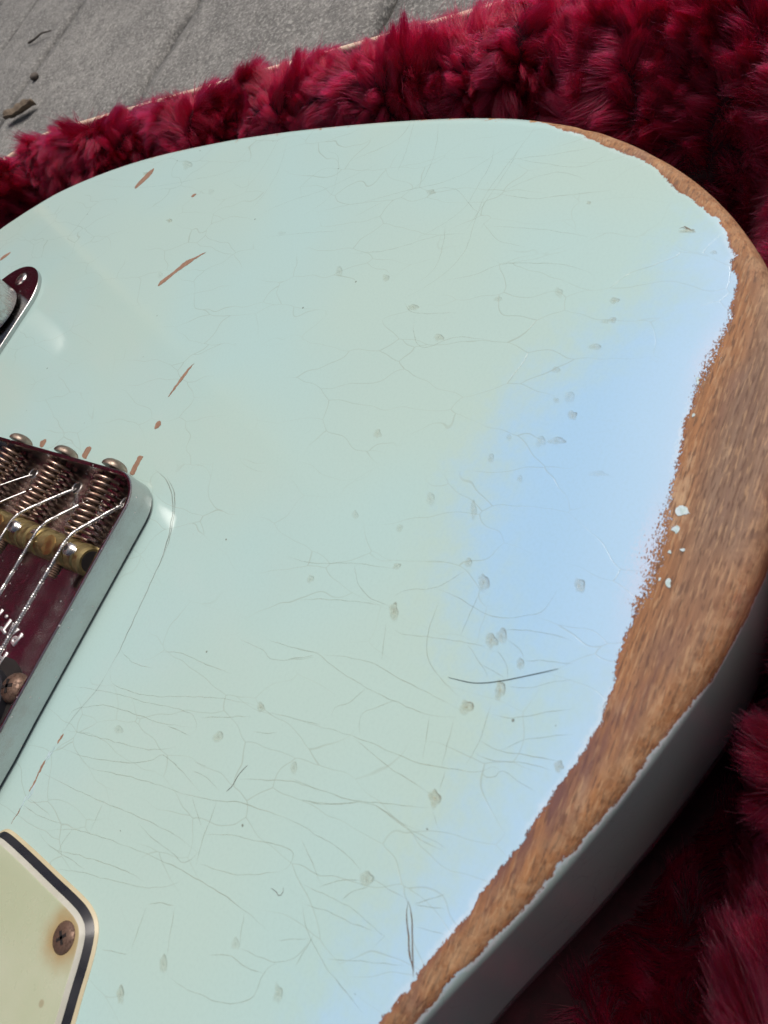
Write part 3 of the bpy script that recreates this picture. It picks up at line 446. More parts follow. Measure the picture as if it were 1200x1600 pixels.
# dents
for c in DINGS:
    ctr, ax, ay, al = np.array(c[:2]), np.array(c[2:4]), np.array(c[4:6]), c[6]
    V, F, A, R_ = [(ctr[0], ctr[1], .045)], [], [.55 * al], [0.]
    ph = random.uniform(0, 99); side = random.uniform(0, 6.28)
    rr = (.3, .55, .75, .88, .96, 1.06, 1.16)
    for r in rr:
        for i in range(28):
            t = 2 * math.pi * i / 28; wob = 1 + .5 * mnoise.noise((math.cos(t) * 1.1, math.sin(t) * 1.1, ph))
            q = ctr + (ax * math.cos(t) + ay * math.sin(t)) * r * wob
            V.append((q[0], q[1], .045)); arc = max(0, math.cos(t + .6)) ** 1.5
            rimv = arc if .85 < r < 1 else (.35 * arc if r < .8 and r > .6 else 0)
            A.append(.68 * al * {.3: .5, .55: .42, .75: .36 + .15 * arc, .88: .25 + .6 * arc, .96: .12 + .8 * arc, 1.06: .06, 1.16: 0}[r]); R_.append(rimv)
    F = [(0, 1 + i, 1 + (i + 1) % 28) for i in range(28)]
    for k in range(len(rr) - 1): F += [(1 + k * 28 + i, 1 + (k + 1) * 28 + i, 1 + (k + 1) * 28 + (i + 1) % 28, 1 + k * 28 + (i + 1) % 28) for i in range(28)]
    o = obj('dent', V, F, M['ding'], body, True); attr(o.data, 'alpha', A); attr(o.data, 'rim', R_)
# chips down to the wood and flecks of paint left standing on it
def chip_mat():
    k = NT('chipped_wood'); c, g1, g2 = wood_colour(k); c = k.mix(.55, c, (0.31, 0.19, 0.14)); k.set(Base_Color=c, Roughness=.6); k.bump(k.noise(1.2, 3), .2); return k.m
cm = chip_mat()
def flake(name, poly, mat, h):
    P = resample(poly, .3); n = len(P); ph = random.uniform(0, 99)
    P = P + np.array([[.22 * mnoise.noise((q[0] * .9, q[1] * .9, ph)) + .2 * mnoise.noise((q[0] * 2.7, q[1] * 2.7, ph)), .22 * mnoise.noise((q[0] * .9, q[1] * .9, ph + 7)) + .22 * mnoise.noise((q[0] * 2.7, q[1] * 2.7, ph + 3))] for q in P])
    V = [(x, y, -.05) for x, y in P] + [(x, y, h) for x, y in P]
    F = [(i, (i + 1) % n, n + (i + 1) % n, n + i) for i in range(n)] + [tuple(range(n, 2 * n))]
    return obj(name, V, F, mat, body)
for c in CHIPS[:6] + CHIPS[8:]: flake('chip', c, cm, .06)
fl_path = resample([(60.6, 50.6), (64.5, 50.3), (70.5, 50.2), (76.8, 50.4), (81.6, 50.2)], .5, False)
k0 = 0
while k0 < len(fl_path) - 6:
    ln = random.randint(5, 11); seg = fl_path[k0:k0 + ln]; n_ = len(seg)
    off = random.uniform(-.45, .45); wd = random.uniform(.18, .48) * (.5 if seg[0][0] > 75 else 1)
    up_ = [(q[0], q[1] + off + wd * math.sin(math.pi * (i + .5) / n_)) for i, q in enumerate(seg)]; dn_ = [(q[0], q[1] + off - wd * .6 * math.sin(math.pi * (i + .5) / n_)) for i, q in enumerate(seg)]
    flake('chip', up_ + dn_[::-1], cm if random.random() < .7 else M['fleck'], .06); k0 += random.randint(3, 7)
for x, y, ax, ay, bx, by in FLECKS:
    poly = [(x + ax * math.cos(t) + bx * math.sin(t), y + ay * math.cos(t) + by * math.sin(t)) for t in (2 * math.pi * i / 9 for i in range(9))]
    poly = [(x + (px - x) * (1 + random.uniform(-.4, .3)), y + (py - y) * (1 + random.uniform(-.4, .3))) for px, py in poly]
    ins_ = sdf(Q[::3], np.array([[x, y]]))[0]
    if ins_ < 2.6: continue
    zf = 0 if ins_ >= RR else -RR + math.sqrt(max(0, RR ** 2 - (RR - ins_) ** 2))
    fo = flake('paint_fleck', poly, M['fleck'], .16); fo.location.z += (zf - .05) * U

# ------------------------------------------------------------------ bridge
YB, YT, XF, WH = 41.3, -49.9, 93.0, 8.1
def rrect(x0, x1, y0, y1, r, n=8):
    P = []
    for cx, cy, a0 in ((x1 - r, y1 - r, 0), (x0 + r, y1 - r, 90), (x0 + r, y0 + r, 180), (x1 - r, y0 + r, 270)):
        P += [(cx + r * math.cos(math.radians(a0 + 90 * i / n)), cy + r * math.sin(math.radians(a0 + 90 * i / n))) for i in range(n + 1)]
    return P
mb = MB(); R0 = rrect(.9, XF - .9, YT + .9, YB - .9, 8.4)
mb.loft([[(x, y, .05) for x, y in R0], [(x, y, .9) for x, y in R0], [(x, y, 1.2) for x, y in rrect(1.1, XF - 1.1, YT + 1.1, YB - 1.1, 8.2)]])
# three walls swept as one U-shaped band
path = [(XF - 9, YB), (XF - 22, YB + .35), (60, YB)] + [(x, YB) for x in np.linspace(52, 9, 8)]
path += [(9 - 9 * math.sin(a), YB - 9 + 9 * math.cos(a)) for a in np.linspace(.1, math.pi / 2, 12)]
path += [(0, y) for y in np.linspace(YB - 11, YT + 11, 10)] + [(9 - 9 * math.cos(a), YT + 9 - 9 * math.sin(a)) for a in np.linspace(0, math.pi / 2, 12)]
path += [(x, YT) for x in np.linspace(12, XF - 9, 8)]
P = np.array(path); t = np.gradient(P, axis=0); t /= np.linalg.norm(t, axis=1)[:, None]; inn = np.c_[-t[:, 1], t[:, 0]]
w = 1.25; rings = []
for q, nrm, in zip(P, inn):
    hz = WH if q[0] < XF - 24 else WH - .0
    sec = [(.95, .02), (.95, .85), (.02, 1.05), (0, 1.35), (0, hz - .4), (.12, hz - .1), (.38, hz), (w - .38, hz), (w - .12, hz - .1), (w, hz - .4), (w, .9)]
    rings.append([(q[0] + nrm[0] * d, q[1] + nrm[1] * d, z) for d, z in sec])
mb.loft(rings)
bridge = mb.build('bridge', M['nickel'], gt, 40)
bridge['label'] = 'aged nickel bridge plate with raised walls, brass barrels and springs'
SADDLE_Y = (22.0, -4.6, -31.2); STR_Y = (28.7, 15.5, 2.3, -10.9, -24.1, -37.3); HOLE_Y = (30.7, 19.3, 8.0, -3.5, -15.2, -26.7)
SX, SZ, SR = 23.6, 5.1, 3.9
def place_copy(src, loc, parent):
    c = src.copy(); COL.objects.link(c); c.parent = parent; c.matrix_parent_inverse = Matrix.Identity(4); c.location = Vector(loc) * U; return c
saddle0 = None
for i, yc in enumerate(SADDLE_Y):
    mb = MB(); hl = 13.9
    pr = [(SR - .7, -hl), (SR - .1, -hl + .5), (SR, -hl + 1.1), (SR, -hl + 2.2), (SR - .45, -hl + 2.5), (SR - .45, -hl + 3.0), (SR, -hl + 3.3), (SR, -8.3), (SR, -7.8), (SR - .5, -7.2), (SR - .5, -6.6), (SR, -6.0), (SR, -3), (SR - .3, -2), (SR - .3, 2), (SR, 3), (SR, 6), (SR - .5, 6.6), (SR - .5, 7.2), (SR, 7.8), (SR, hl - 3.3), (SR - .45, hl - 3.0), (SR - .45, hl - 2.5), (SR, hl - 2.2), (SR, hl - 1.1), (SR - .1, hl - .5), (SR - .7, hl)]
    mb.lathe(pr, (SX, yc, SZ), (0, 1, 0), 40); s = mb.build('saddle', M['brass'], bridge, 30)
    mb = MB(); mb.lathe([(2.7, -.25), (2.6, 0.02), (2.2, .10)], (SX + .4, yc - .3, SZ + SR - .42), (.15, 0, 1), 28, False); mb.build('flat_spot', M['brass_spot'], s, 40)
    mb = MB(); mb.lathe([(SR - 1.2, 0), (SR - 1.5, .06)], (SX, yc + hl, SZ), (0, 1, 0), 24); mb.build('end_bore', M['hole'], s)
    for yo, up in ((9.5, 1.0), (-8.9, -.35)):
        mb = MB(); z0 = SZ + SR - 1.2; top = z0 + 1.2 + up
        pr = [(1.5, -SZ - 2)]; h = -.2
        while h < 1.0 + up: pr += [(1.62, h), (1.38, h + .22)]; h += .44
        mb.lathe(pr + [(1.45, 1.15 + up), (1.0, 1.45 + up)], (SX - .5, yc + yo, z0), (0, 0, 1), 20); mb.build('height_screw', M['nickel_clean'], s, 35)
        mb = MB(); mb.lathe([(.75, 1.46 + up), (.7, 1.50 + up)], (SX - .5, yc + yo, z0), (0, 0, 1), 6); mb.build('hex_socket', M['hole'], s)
for (yr, yf, xf) in ((24.0, 24.4, 19.6), (.6, -1.6, 19.2), (-24.3, -27.8, 19.2)):
    a = Vector((1.3, yr, 4.7)); b = Vector((xf, yf, 5.0)); d = (b - a); u = Vector((0, 0, 1)); v = d.normalized().cross(u)
    path = []; nc = 11; ns = 16
    for k in range(nc * ns + 1):
        s_ = k / (nc * ns); ang = 2 * math.pi * k / ns; r = 2.95 + .12 * math.sin(s_ * 9)
        path.append(a + d * s_ + (u * math.cos(ang) + v * math.sin(ang)) * r)
    mb = MB(); mb.tube(path, .45, 7); mb.build('spring', M['spring'], bridge, 60)
    mb = MB(); e = d.normalized(); pr = [(1.25, -3)]; h = 0
    while h < 30: pr += [(1.35, h), (1.1, h + .3)]; h += .6
    mb.lathe(pr, a, e, 14); s = mb.build('intonation_screw', M['rust'], bridge, 30)
    hc = a + Vector((-2.0, -.1, -.1)); pr = [(3.45, 0.1), (3.5, .5), (3.3, 1.1), (2.8, 1.7), (2.0, 2.2), (1.0, 2.45), (.2, 2.5)]
    mb = MB(); mb.lathe(pr, hc, (-1, 0, 0), 28); mb.build('screw_head', M['bronze'], s, 50)
for i, y in enumerate(HOLE_Y):
    mb = MB(); mb.lathe([(1.45, 1.15), (1.5, 1.32), (1.75, 1.42), (2.0, 1.32), (2.05, 1.15)], (6.4, y, 0), (0, 0, 1), 24, False, False); s = mb.build('string_hole', M['nickel_clean'], bridge, 60)
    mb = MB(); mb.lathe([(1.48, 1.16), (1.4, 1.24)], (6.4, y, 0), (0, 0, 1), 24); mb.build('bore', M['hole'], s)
# pickup in its slanted opening
mb = MB(); pc = Vector((73, -4, 0)); pa = math.radians(106)
def stadium(hl, r, z, n=10):
    pts = [(hl + r * math.cos(t), r * math.sin(t)) for t in np.linspace(-math.pi / 2, math.pi / 2, n)] + [(-hl + r * math.cos(t), r * math.sin(t)) for t in np.linspace(math.pi / 2, 3 * math.pi / 2, n)]
    return [(pc.x + x * math.cos(pa) - y * math.sin(pa), pc.y + x * math.sin(pa) + y * math.cos(pa), z) for x, y in pts]
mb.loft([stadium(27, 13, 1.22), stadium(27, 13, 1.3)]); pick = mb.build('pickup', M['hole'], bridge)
mb = MB(); mb.loft([stadium(25, 10, 1.3), stadium(25, 10, 3.2), stadium(24.5, 9.5, 3.6)]); mb.build('bobbin', M['pick_black'], pick, 40)
mb = MB(); sc = Vector((57.9, 29.2, 1.2)); mb.lathe([(3.7, 0), (3.75, .6), (3.45, 1.4), (2.7, 2.2), (1.6, 2.65), (.5, 2.8)], sc, (0, 0, 1), 28); ps = mb.build('pickup_screw', M['rust'], bridge, 50)
mb = MB()
for a in (.5, .5 + math.pi / 2):
    c, s = math.cos(a), math.sin(a); L_, w_ = 1.7, .42
    mb.loft([[(sc.x + x * c - y * s, sc.y + x * s + y * c, sc.z + z + h) for x, y, z in ((-L_, -w_, 2.05), (L_, -w_, 2.05), (L_, w_, 2.05), (-L_, w_, 2.05))] for h in (0, .80)])
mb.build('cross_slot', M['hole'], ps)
# stamped lettering on the plate: letter tops towards the neck
def lettering(txt, loc, size, rot, parent, mat):
    c = bpy.data.curves.new('lettering', 'FONT'); c.body = txt; c.size = size * U; c.extrude = .05 * U; c.offset = .0; c.bevel_depth = .16 * U; c.bevel_resolution = 1; c.space_character = 1.15
    o = bpy.data.objects.new('lettering', c); COL.objects.link(o); o.location = Vector(loc) * U; o.rotation_euler = (0, 0, rot)
    bpy.context.view_layer.update(); dg = bpy.context.evaluated_depsgraph_get()
    me = bpy.data.meshes.new_from_object(o.evaluated_get(dg)); me.materials.clear(); me.materials.append(mat)
    bpy.data.objects.remove(o); q = bpy.data.objects.new('lettering', me); COL.objects.link(q); q.location = Vector(loc) * U; q.rotation_euler = (0, 0, rot)
    q.parent = parent; return q
lettering('PAT. PEND.', (46.6, 20.5, 1.24), 5.0, math.radians(-90 - 12), bridge, M['letter'])
lettering('FENDER', (52.2, 19.0, 1.24), 5.0, math.radians(-90 - 4), bridge, M['letter'])

# ------------------------------------------------------------------ strings
for i, (y, hy) in enumerate(zip(STR_Y, HOLE_Y)):
    rad = (.44, .36, .30, .23, .20, .17)[i]; zt = SZ + SR + rad
    path = [(6.6, hy, .9), (7.6, hy * .95 + y * .05, 1.9), (10, hy * .8 + y * .2, 3.6), (14, hy * .52 + y * .48, 6.0), (18.5, hy * .2 + y * .8, zt - .75), (20.5, hy * .06 + y * .94, zt - .22), (22, y, zt), (24, y, zt + .06), (27, y, zt + .08), (60, y * .998, zt + .35)]
    path += [(x, y * (1 - .00045 * (x - 24)), zt + .35 + (x - 60) * .006) for x in (100, 200, 330, 450)]
    P = resample(path[:10], 1.0, False); P = [tuple(q) for q in P] + path[10:]
    mb = MB(); mb.tube(P, rad, 10); core = mb.build('string', M['string'], gt, 60)
    if i < 3:      # wound strings: a fine wrap wire
        Pn = np.array(P); L = np.r_[0, np.cumsum(np.linalg.norm(np.diff(Pn, axis=0), axis=1))]; Lm = min(90.0, L[-1]); pitch = (.62, .5, .42)[i]; ns = 8
        s = np.linspace(0, Lm, int(Lm / pitch * ns)); C = np.c_[tuple(np.interp(s, L, Pn[:, k]) for k in range(3))]
        T = np.gradient(C, axis=0); T /= np.linalg.norm(T, axis=1)[:, None]; A = np.cross(T, (0, 1., 0)); A /= np.linalg.norm(A, axis=1)[:, None]; B = np.cross(T, A)
        ang = 2 * math.pi * s / pitch; H = C + (A * np.cos(ang)[:, None] + B * np.sin(ang)[:, None]) * (rad + .06)
        mb = MB(); mb.tube([tuple(q) for q in H], .17, 4); mb.build('winding', M['string'], core, 80)

# ------------------------------------------------------------------ pickguard: three bevelled plies
PG = [(95, -52), (95, 44), (92, 46), (88, 46.3), (85.2, 47.2), (82.9, 49.2), (82.4, 52), (82.45, 62), (82.7, 72), (82.75, 78.5), (83.0, 82.2), (83.9, 85.2), (85.6, 87.2), (88, 88.4), (91, 89.4), (95.2, 90.5), (99.4, 91.8), (115, 96), (140, 101), (175, 103), (210, 97), (240, 80), (252, 55), (252, 36), (252, -36), (225, -44), (200, -52), (175, -66), (150, -72), (120, -70), (100, -62)]
PQ = np.array(PG, float)[::-1]          # counter-clockwise
PQ = np.vstack([np.linspace(a, b, 7)[:-1] for a, b in zip(PQ, np.roll(PQ, -1, 0))])
for _ in range(6): PQ = .25 * np.roll(PQ, 1, 0) + .5 * PQ + .25 * np.roll(PQ, -1, 0)
area = .5 * np.sum(PQ[:, 0] * np.roll(PQ[:, 1], -1) - np.roll(PQ[:, 0], -1) * PQ[:, 1])
if area < 0: PQ = PQ[::-1]
PN = normals2(PQ)
def ply(name, lay, mat, parent, top=True):
    mb = MB(); mb.loft([[(q[0] - n[0] * o_, q[1] - n[1] * o_, z) for q, n in zip(PQ, PN)] for o_, z in lay]); return mb.build(name, mat, parent, 25)
guard = ply('pickguard', [(2.30, 1.9), (2.62, 2.30), (2.70, 2.34), (2.9, 2.36)], M['pick_top'], gt)
guard['label'] = 'yellowed mint pickguard of three plies with bevelled edge'
ply('top_ply_edge', [(1.80, 1.60), (1.81, 1.62), (2.60, 2.30), (2.64, 2.30)], M['bevel'], guard)
ply('middle_ply', [(.58, .54), (.58, .56), (1.80, 1.61)], M['pick_black'], guard)
ply('bottom_ply', [(-.02, .02), (0, .10), (.57, .54)], M['pick_low'], guard)
gx, gy = 89.4, 81.9
mb = MB(); mb.lathe([(2.85, 2.30), (2.84, 2.42), (2.5, 2.66), (1.8, 2.90), (.9, 3.02), (.2, 3.05)], (gx, gy, 0), (0, 0, 1), 32); gs = mb.build('guard_screw', M['rust'], guard, 50)
mb = MB()
for a in (.9, .9 + math.pi / 2):
    c, s = math.cos(a), math.sin(a); L_, w_ = 1.25, .30
    mb.loft([[(gx + x * c - y * s, gy + x * s + y * c, 2.8 + h) for x, y in ((-L_, -w_), (L_, -w_), (L_, w_), (-L_, w_))] for h in (0, .262)])
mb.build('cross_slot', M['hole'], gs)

# ------------------------------------------------------------------ control plate and knob
def stad(x0, x1, yc, r, z, n=24):
    return [(x1 - r + r * math.cos(t), yc + r * math.sin(t), z) for t in np.linspace(-math.pi / 2, math.pi / 2, n)] + [(x0 + r + r * math.cos(t), yc + r * math.sin(t), z) for t in np.linspace(math.pi / 2, 3 * math.pi / 2, n)]
mb = MB(); mb.loft([stad(-70, 108, -95.2, 17, .05), stad(-70, 108, -95.2, 17, 1.48), stad(-69.88, 107.88, -95.2, 16.88, 1.6)])
plate = mb.build('control_plate', M['nickel'], gt, 22); plate['label'] = 'rounded end of nickel control plate'
for x in (-63.8, 101):
    mb = MB(); mb.lathe([(2.9, 1.58), (2.85, 1.72), (2.2, 2.05), (1.2, 2.25), (.3, 2.3)], (x, -94.6, 0), (0, 0, 1), 28); s = mb.build('plate_screw', M['nickel_clean'], plate, 50)
    mb = MB()
    for a in (.4, .4 + math.pi / 2):
        c, s_ = math.cos(a), math.sin(a)
        mb.loft([[(x + px * c - py * s_, -94.6 + px * s_ + py * c, 2.0 + h) for px, py in ((-1.3, -.32), (1.3, -.32), (1.3, .32), (-1.3, .32))] for h in (0, .31)])
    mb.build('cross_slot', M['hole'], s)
for kx in (-46.0, 32.0):
    mb = MB(); seg = 120
    pr = [(11.0, 2.4), (12.2, 2.7), (12.3, 3.2), (12.3, 18), (11.8, 19.5), (9.5, 20.8), (5, 21.4), (.5, 21.6)]
    rings = []
    for pi, (r, h) in enumerate(pr):
        rings.append([(kx + (r - (.22 if (i % 2 and 1 < pi < 4) else 0)) * math.cos(2 * math.pi * i / seg), -95 + (r - (.22 if (i % 2 and 1 < pi < 4) else 0)) * math.sin(2 * math.pi * i / seg), h) for i in range(seg)])
    mb.loft(rings); kn = mb.build('knob', None or M['nickel_clean'], plate, 20)

# ------------------------------------------------------------------ neck (beyond the frame)
mb = MB(); mb.loft([[(x, -hw, 2.5), (x, -hw * .9, -12), (x, 0, -17), (x, hw * .9, -12), (x, hw, 2.5), (x, hw, 8), (x, -hw, 8)] for x, hw in ((205, 31), (282, 30.5), (450, 28))])
mb.build('neck', M['maple'], gt, 40)

# ------------------------------------------------------------------ the case
ca = math.radians(4.86); cc, cs = math.cos(ca), math.sin(ca)
def cw(x, y, z=0.0): return (x * cc - y * cs, x * cs + y * cc, z)
def cwn(X): return np.c_[X[:, 0] * cc - X[:, 1] * cs, X[:, 0] * cs + X[:, 1] * cc, X[:, 2]]
case = empty('guitar_case', (0, 0, GROUND_Z))
tag(case, 'open guitar case with tan rim and shaggy crimson plush lining around the guitar', 'guitar case')
X0, X1, Y0, Y1, RC = -164.0, 470.0, -206.0, 206.0, 58.0
def rim_t(x, y):                # distance inside the rim line
    cx, cy = (X0 + X1) / 2, (Y0 + Y1) / 2; hx, hy = (X1 - X0) / 2 - RC, (Y1 - Y0) / 2 - RC
    dx, dy = np.abs(x - cx) - hx, np.abs(y - cy) - hy
    return -(np.hypot(np.maximum(dx, 0), np.maximum(dy, 0)) + np.minimum(np.maximum(dx, dy), 0) - RC)
TT = [-2, 0, 3, 8, 14, 19, 22.5, 25, 29, 60, 80, 400]; TZ = [-9, -6.5, -4.0, -3.0, -4.5, -10, -26, -46, -72, -72, -52, -52]
def lin_h(x, y):
    t = rim_t(x, y)
    lump = 3.0 * np.sin(x * .11 + 1.3 * np.sin(y * .07)) * np.sin(y * .13 + x * .03) + 2.0 * np.sin(x * .27 + y * .19) * np.sin(y * .23)
    bass_shade_bulge = np.clip((y - 90) / 60, 0, 1) * np.clip((x + 120) / 70, 0, 1)  # padding bulge added on the bass side to shade the gap beside the body
    cn = np.clip((y - 60) / 50, 0, 1) * np.clip((-45 - x) / 35, 0, 1)
    prof_ = np.interp(t, TT, TZ) * (1 - cn) + np.interp(t, [-2, 0, 3, 8, 20, 30, 37, 42, 46, 50, 80], [-9, -6.5, -4, -3, -4, -9, -17, -28, -46, -62, -62]) * cn
    return prof_ + bass_shade_bulge * 22 * np.exp(-((t - 10) / 8.0) ** 2) + lump * np.clip(t / 10, 0, 1) * np.clip((55 - t) / 25, 0, 1) * .8
def lining_patch(name, x0, x1, y0, y1, step, mat, parent):
    xs = np.arange(x0, x1 + .01, step); ys = np.arange(y0, y1 + .01, step); XX, YY = np.meshgrid(xs, ys)
    t = rim_t(XX, YY); ZZ = lin_h(XX, YY)
    n = len(xs); V = cwn(np.c_[XX.ravel(), YY.ravel(), ZZ.ravel()]); ok = (t > -2.5).ravel(); F = []
    for j in range(len(ys) - 1):
        for i in range(n - 1):
            q = (j * n + i, j * n + i + 1, (j + 1) * n + i + 1, (j + 1) * n + i)
            if all(ok[a] for a in q): F.append(q)
    used = sorted({a for f in F for a in f}); ix = {a: b for b, a in enumerate(used)}
    return obj(name, V[used], [tuple(ix[a] for a in f) for f in F], mat, parent, True)
lining = lining_patch('lining', X0 - 2, X1 + 2, Y0 - 2, Y1 + 2, 2.5, M['backing'], case)
def rim_loop(off, n=14):
    return rrect(X0 - off, X1 + off, Y0 - off, Y1 + off, RC + off, n)
mb = MB(); o1, o2 = rim_loop(7.5), rim_loop(2.0)
mb.loft([[cw(x, y, -6) for x, y in o2], [cw(x, y, -6) for x, y in o1], [cw(x, y, GROUND_Z + 9) for x, y in o1], [cw(x, y, GROUND_Z + 3) for x, y in rim_loop(4)], [cw(x, y, GROUND_Z + 3) for x, y in rim_loop(-10)]], False, True)
mb.build('shell', M['tolex'], case, 40)
mb = MB(); sec = [(2.5, -6.5), (2.5, -3.8), (2.9, -3.0), (3.4, -2.6), (4.6, -2.6), (5.3, -3.0), (6.4, -4.0), (7.7, -5.5), (7.9, -9), (7.5, -9.5)]
mb.loft([[cw(x, y, z) for x, y in rim_loop(o)] for o, z in sec], False, False); mb.build('rim_binding', M['binding'], case, 50)
# lid: hinged on the treble side, standing open
LH, LT = 420.0, math.radians(6)
def lw(x, h, d):                # along hinge, up the lid, outwards
    y = Y0 - 14 - h * math.sin(LT) - d * math.cos(LT); z = 2 + h * math.cos(LT) - d * math.sin(LT)
    return cw(x, y, z)
mb = MB(); lp = rrect(X0 - 6, X1 + 6, 0, LH, 40, 8)
mb.loft([[lw(x, h, 26) for x, h in rrect(X0 + 4, X1 - 4, 10, LH - 10, 34, 8)], [lw(x, h, 20) for x, h in lp], [lw(x, h, -6) for x, h in lp], [lw(x, h, -6) for x, h in rrect(X0, X1, 6, LH - 6, 36, 8)], [lw(x, h, 10) for x, h in rrect(X0 + 1, X1 - 1, 7, LH - 7, 36, 8)]])
lid = mb.build('lid', M['tolex'], case, 40); lid['label'] = 'open lid of the case, lined with crimson plush'
mb = MB(); mb.loft([[lw(x, h, 9.5) for x, h in rrect(X0 + 3, X1 - 3, 9, LH - 9, 34, 8)], [lw(x, h, 3) for x, h in rrect(X0 + 5, X1 - 5, 11, LH - 11, 34, 8)], [lw(x, h, 0) for x, h in rrect(X0 + 14, X1 - 14, 20, LH - 20, 30, 8)]], False, True)
ll = mb.build('lid_lining', M['backing'], lid, 60)

# plush pile: strands combed in drifting directions and gathered into tufts
def vnoise(P, s, seed):         # smooth value noise, vectorised
    q = P * s + seed * 17.31; i = np.floor(q).astype(int); f = q - i; f = f * f * (3 - 2 * f)
    def h(a, b):
        n = (a * 374761393 + b * 668265263 + seed * 69069) & 0x7fffffff; n = ((n ^ (n >> 13)) * 1274126177) & 0x7fffffff
        return ((n ^ (n >> 16)) & 0xffff) / 65535.0
    x, y = i[:, 0], i[:, 1]
    a = h(x, y) * (1 - f[:, 0]) + h(x + 1, y) * f[:, 0]; b = h(x, y + 1) * (1 - f[:, 0]) + h(x + 1, y + 1) * f[:, 0]
    return (a * (1 - f[:, 1]) + b * f[:, 1]) * 2 - 1
def add_pile(name, parent, P, N, FL, length, rad, clump_cell, key, keep=None, lm=1.0):
    n = len(P); L = length * rng.uniform(.6, 1.12, n) * lm
    L *= .8 + .35 * vnoise(key, .09, 11)
    D = N * rng.uniform(.45, .75, n)[:, None] + FL + rng.normal(0, .17, (n, 3)); D /= np.linalg.norm(D, axis=1)[:, None]
    bend = FL * .45 + rng.normal(0, .22, (n, 3)); bend[:, 2] -= .12
    K = 6; s = np.linspace(0, 1, K)
    # tufts: every strand leans towards the tip of the strand that leads its tuft
    kx = key + 2.2 * np.c_[vnoise(key, .21, 3), vnoise(key, .21, 4)]; base_ = np.floor(kx / clump_cell).astype(int)
    best = np.full(n, 1e9); hsh = np.zeros(n, int)
    for di in (-1, 0, 1):
        for dj in (-1, 0, 1):
            c_ = base_ + (di, dj); h1 = (c_[:, 0] * 73856093 ^ c_[:, 1] * 19349663) & 0x7fffffff; h1 = (h1 ^ (h1 >> 11)) * 2654435 & 0x7fffffff
            ctr = (c_ + np.c_[(h1 & 1023) / 1023., ((h1 >> 10) & 1023) / 1023.]) * clump_cell
            dd = np.linalg.norm(kx - ctr, axis=1); m_ = dd < best; best[m_] = dd[m_]; hsh[m_] = (c_[:, 0] * 100003 + c_[:, 1])[m_]
    _, inv_ = np.unique(hsh, return_inverse=True); cnt = np.bincount(inv_)
    tip = P + D * L[:, None] + bend * L[:, None]
    tj = rng.normal(0, 1.1, (len(cnt), 3))
    mt = np.c_[tuple(np.bincount(inv_, tip[:, k]) / cnt for k in range(3))] + tj
    pull = (mt[inv_] - tip) * rng.uniform(.45, .9, n)[:, None]
    pts = P[:, None, :] + D[:, None, :] * (L[:, None] * s)[:, :, None] + bend[:, None, :] * (L[:, None] * s ** 2)[:, :, None] + pull[:, None, :] * (s ** 1.6)[None, :, None]
    if keep is not None:
        k = keep(pts); pts = pts[k]; n = len(pts)
    hc = bpy.data.hair_curves.new(name); hc.add_curves([K] * n)
    hc.points.foreach_set('position', (pts * U).astype(np.float32).ravel())
    ra = hc.attributes.get('radius') or hc.attributes.new('radius', 'FLOAT', 'POINT')
    rr = rad * (1 - .75 * s ** 2)
    ra.data.foreach_set('value', np.tile(rr * U, n).astype(np.float32))
    hc.materials.append(M['fur'])
    o = bpy.data.objects.new(name, hc); COL.objects.link(o); adopt(o, parent); tag(o, kind='stuff'); return o
BODYP = Q[::4]
def keep_clear(pts):
    k = np.ones(len(pts), bool)
    for j in (2, 3, 4, 5):
        X = pts[:, j]; ins = inside(BODYP, X[:, :2]); k &= ~(ins & (X[:, 2] > -49.5))
    return k
def case_pile(name, x0, x1, y0, y1, dens, seed, rad=.075, length=9.0):
    n = int((x1 - x0) * (y1 - y0) * dens); X = np.c_[rng.uniform(x0, x1, n), rng.uniform(y0, y1, n)]
    t = rim_t(X[:, 0], X[:, 1]); Wd = cwn(np.c_[X, np.zeros(n)])
    far = ~inside(BODYP, Wd[:, :2]); steep = (t > 18) & (t < 28)
    X = np.vstack([X[(t > -.5) & (t < 70) & far]] + [X[steep] + rng.normal(0, .3, (steep.sum(), 2)) for _ in range(3)])
    X = X[(lin_h(X[:, 0], X[:, 1]) > -56) | (rng.uniform(0, 1, len(X)) < .25)]
    z = lin_h(X[:, 0], X[:, 1]); e = .6
    gx_ = (lin_h(X[:, 0] + e, X[:, 1]) - lin_h(X[:, 0] - e, X[:, 1])) / (2 * e); gy_ = (lin_h(X[:, 0], X[:, 1] + e) - lin_h(X[:, 0], X[:, 1] - e)) / (2 * e)
    # thin by slope so steep walls get as many strands as flat parts
    N = np.c_[-gx_, -gy_, np.ones(len(X))]; N /= np.linalg.norm(N, axis=1)[:, None]
    a = 2.4 * vnoise(X, .022, 5) + 1.8 * vnoise(X, .06, 6) + 1.3 * vnoise(X, .13, 8) + 2.2
    FL = np.c_[np.cos(a), np.sin(a), .25 * vnoise(X, .05, 9)]; FL -= N * np.sum(FL * N, 1)[:, None]; FL *= .75
    P = np.c_[X, z - .3]
    P, N, FL = cwn(P), cwn(N), cwn(FL)
    return add_pile(name, case, P, N, FL, length, rad, 3.7, X, keep_clear, 1 + .55 * np.exp(-(rim_t(X[:, 0], X[:, 1]) / 6) ** 2))
case_pile('plush_pile', X0, -60, -215, Y1, 9.5, 1)
case_pile('plush_pile', -60, 110, 150, Y1, 9.0, 2)
case_pile('plush_pile', -60, X1, Y0, -110, 1.2, 3, .16)
case_pile('plush_pile', 110, X1, 100, Y1, 1.2, 4, .16)
n = 60000; X = np.c_[rng.uniform(X0 + 6, X1 - 6, n), rng.uniform(12, LH - 12, n)]
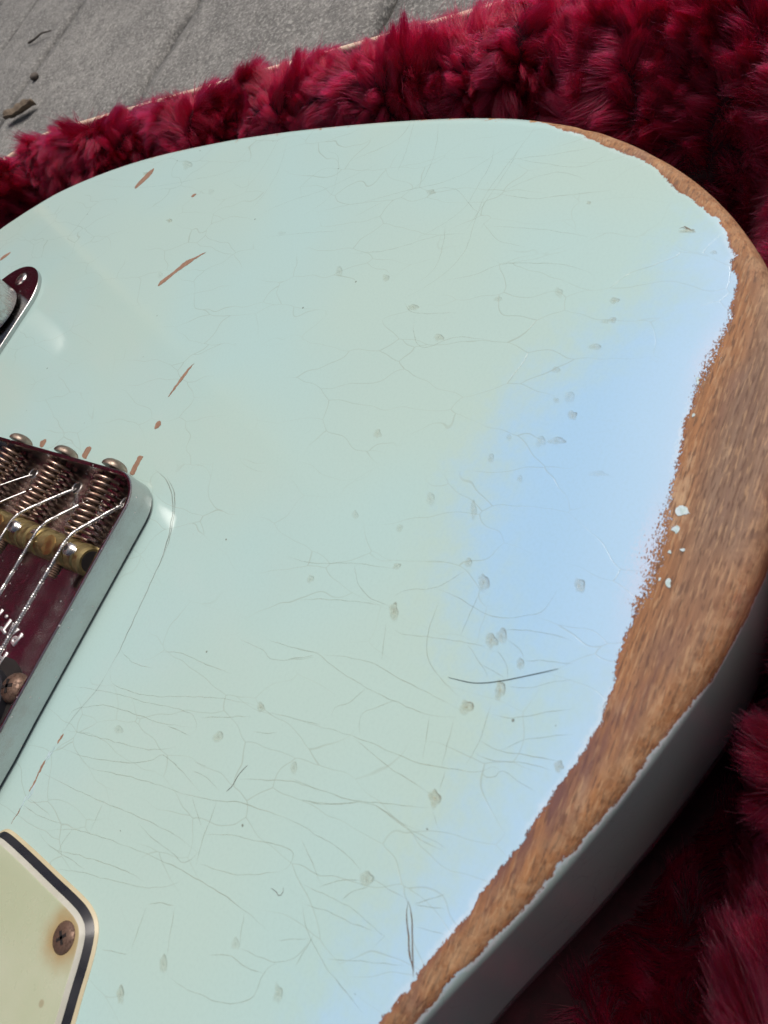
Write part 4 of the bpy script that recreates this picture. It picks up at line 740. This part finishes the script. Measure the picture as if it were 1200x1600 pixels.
P = np.array([lw(a, b, 1.0) for a, b in X]); nl = np.array(lw(0, 0, -1)) - np.array(lw(0, 0, 0)); N = np.tile(nl, (n, 1))
a = 2.6 * vnoise(X, .022, 15) + 1.7 * vnoise(X, .055, 16); FL = (np.cos(a)[:, None] * (np.array(lw(1, 0, 0)) - np.array(lw(0, 0, 0))) + np.sin(a)[:, None] * (np.array(lw(0, 1, 0)) - np.array(lw(0, 0, 0)))) * .8
add_pile('lid_pile', lid, P, N, FL, 14, .22, 9, X)

# ------------------------------------------------------------------ small loose things
def strand(name, pts, r, mat, label, cat):
    mb = MB(); P = resample(pts, .6, False); mb.tube([tuple(q) for q in P], lambda s: r * (1 - .6 * abs(2 * s - 1) ** 3), 6); return tag(mb.build(name, mat, None, 60), label, cat)
strand('stray_hair', [(18.0, 134.5, .09), (17.3, 139.4, .07), (15.5, 143.6, .07), (12.7, 148.4, .09), (10.3, 152.3, .2)], .06, M['lint'], 'single black hair lying on the pale blue paint near the bare wood', 'hair')
strand('lint_fibre', [(47.0, 102.4, .09), (49.1, 101.5, .06), (51.5, 101.2, .06), (52.9, 100.5, .09)], .05, M['fibre'], 'thin reddish brown fibre, straight, lying on the paint above the pickguard', 'fibre')
strand('lint_fibre', [(62.3, 118.4, .08), (62.3, 119.6, .05), (62.6, 120.6, .05), (61.6, 120.9, .05), (61.1, 120.6, .08)], .045, M['fibre'], 'tiny hooked grey fibre lying on the paint low in the picture', 'fibre')
zg = GROUND_Z + 1.2
mb = MB(); mb.tube([(-443, -632, zg + 1), (-444, -620, zg + 2), (-449, -610, zg + 3), (-450, -594, zg + 2)], lambda s: 1.2 * (1 - .5 * s), 7)
tag(mb.build('twig', M['twig'], None, 60), 'thin dark twig lying on the grey stone slab', 'twig')
V, F = [], []
for i in range(13):
    for j in range(5):
        s, t = i / 12, j / 4 * 2 - 1; w = 8.5 * math.sin(math.pi * min(1, s * .95 + .05)) ** .7 * (1 + .25 * mnoise.noise((i * .6, j, 2.)))
        V.append((-322 - 14 * s + t * w * .6, -546 + 36 * s + t * w * .5, zg + 2 + 5 * t * t + 2.5 * mnoise.noise((i * .4, j * .8, 0.))))
for i in range(12):
    for j in range(4): F.append((i * 5 + j, i * 5 + j + 1, (i + 1) * 5 + j + 1, (i + 1) * 5 + j))
lf = obj('dry_leaf', V, F, M['leaf'], None, True); so = lf.modifiers.new('thick', 'SOLIDIFY'); so.thickness = .0008
tag(lf, 'curled dry brown leaf on the stone beside the case rim', 'leaf')
mb = MB(); mb.lathe([(2, -2.5), (4, -1.2), (4.6, .6), (3.6, 2.2), (1.4, 3)], (-380, -557, zg + 1), (0, .1, 1), 14)
tag(mb.build('pebble', M['twig'], None, 70), 'small dark pebble on the grey stone slab', 'pebble')
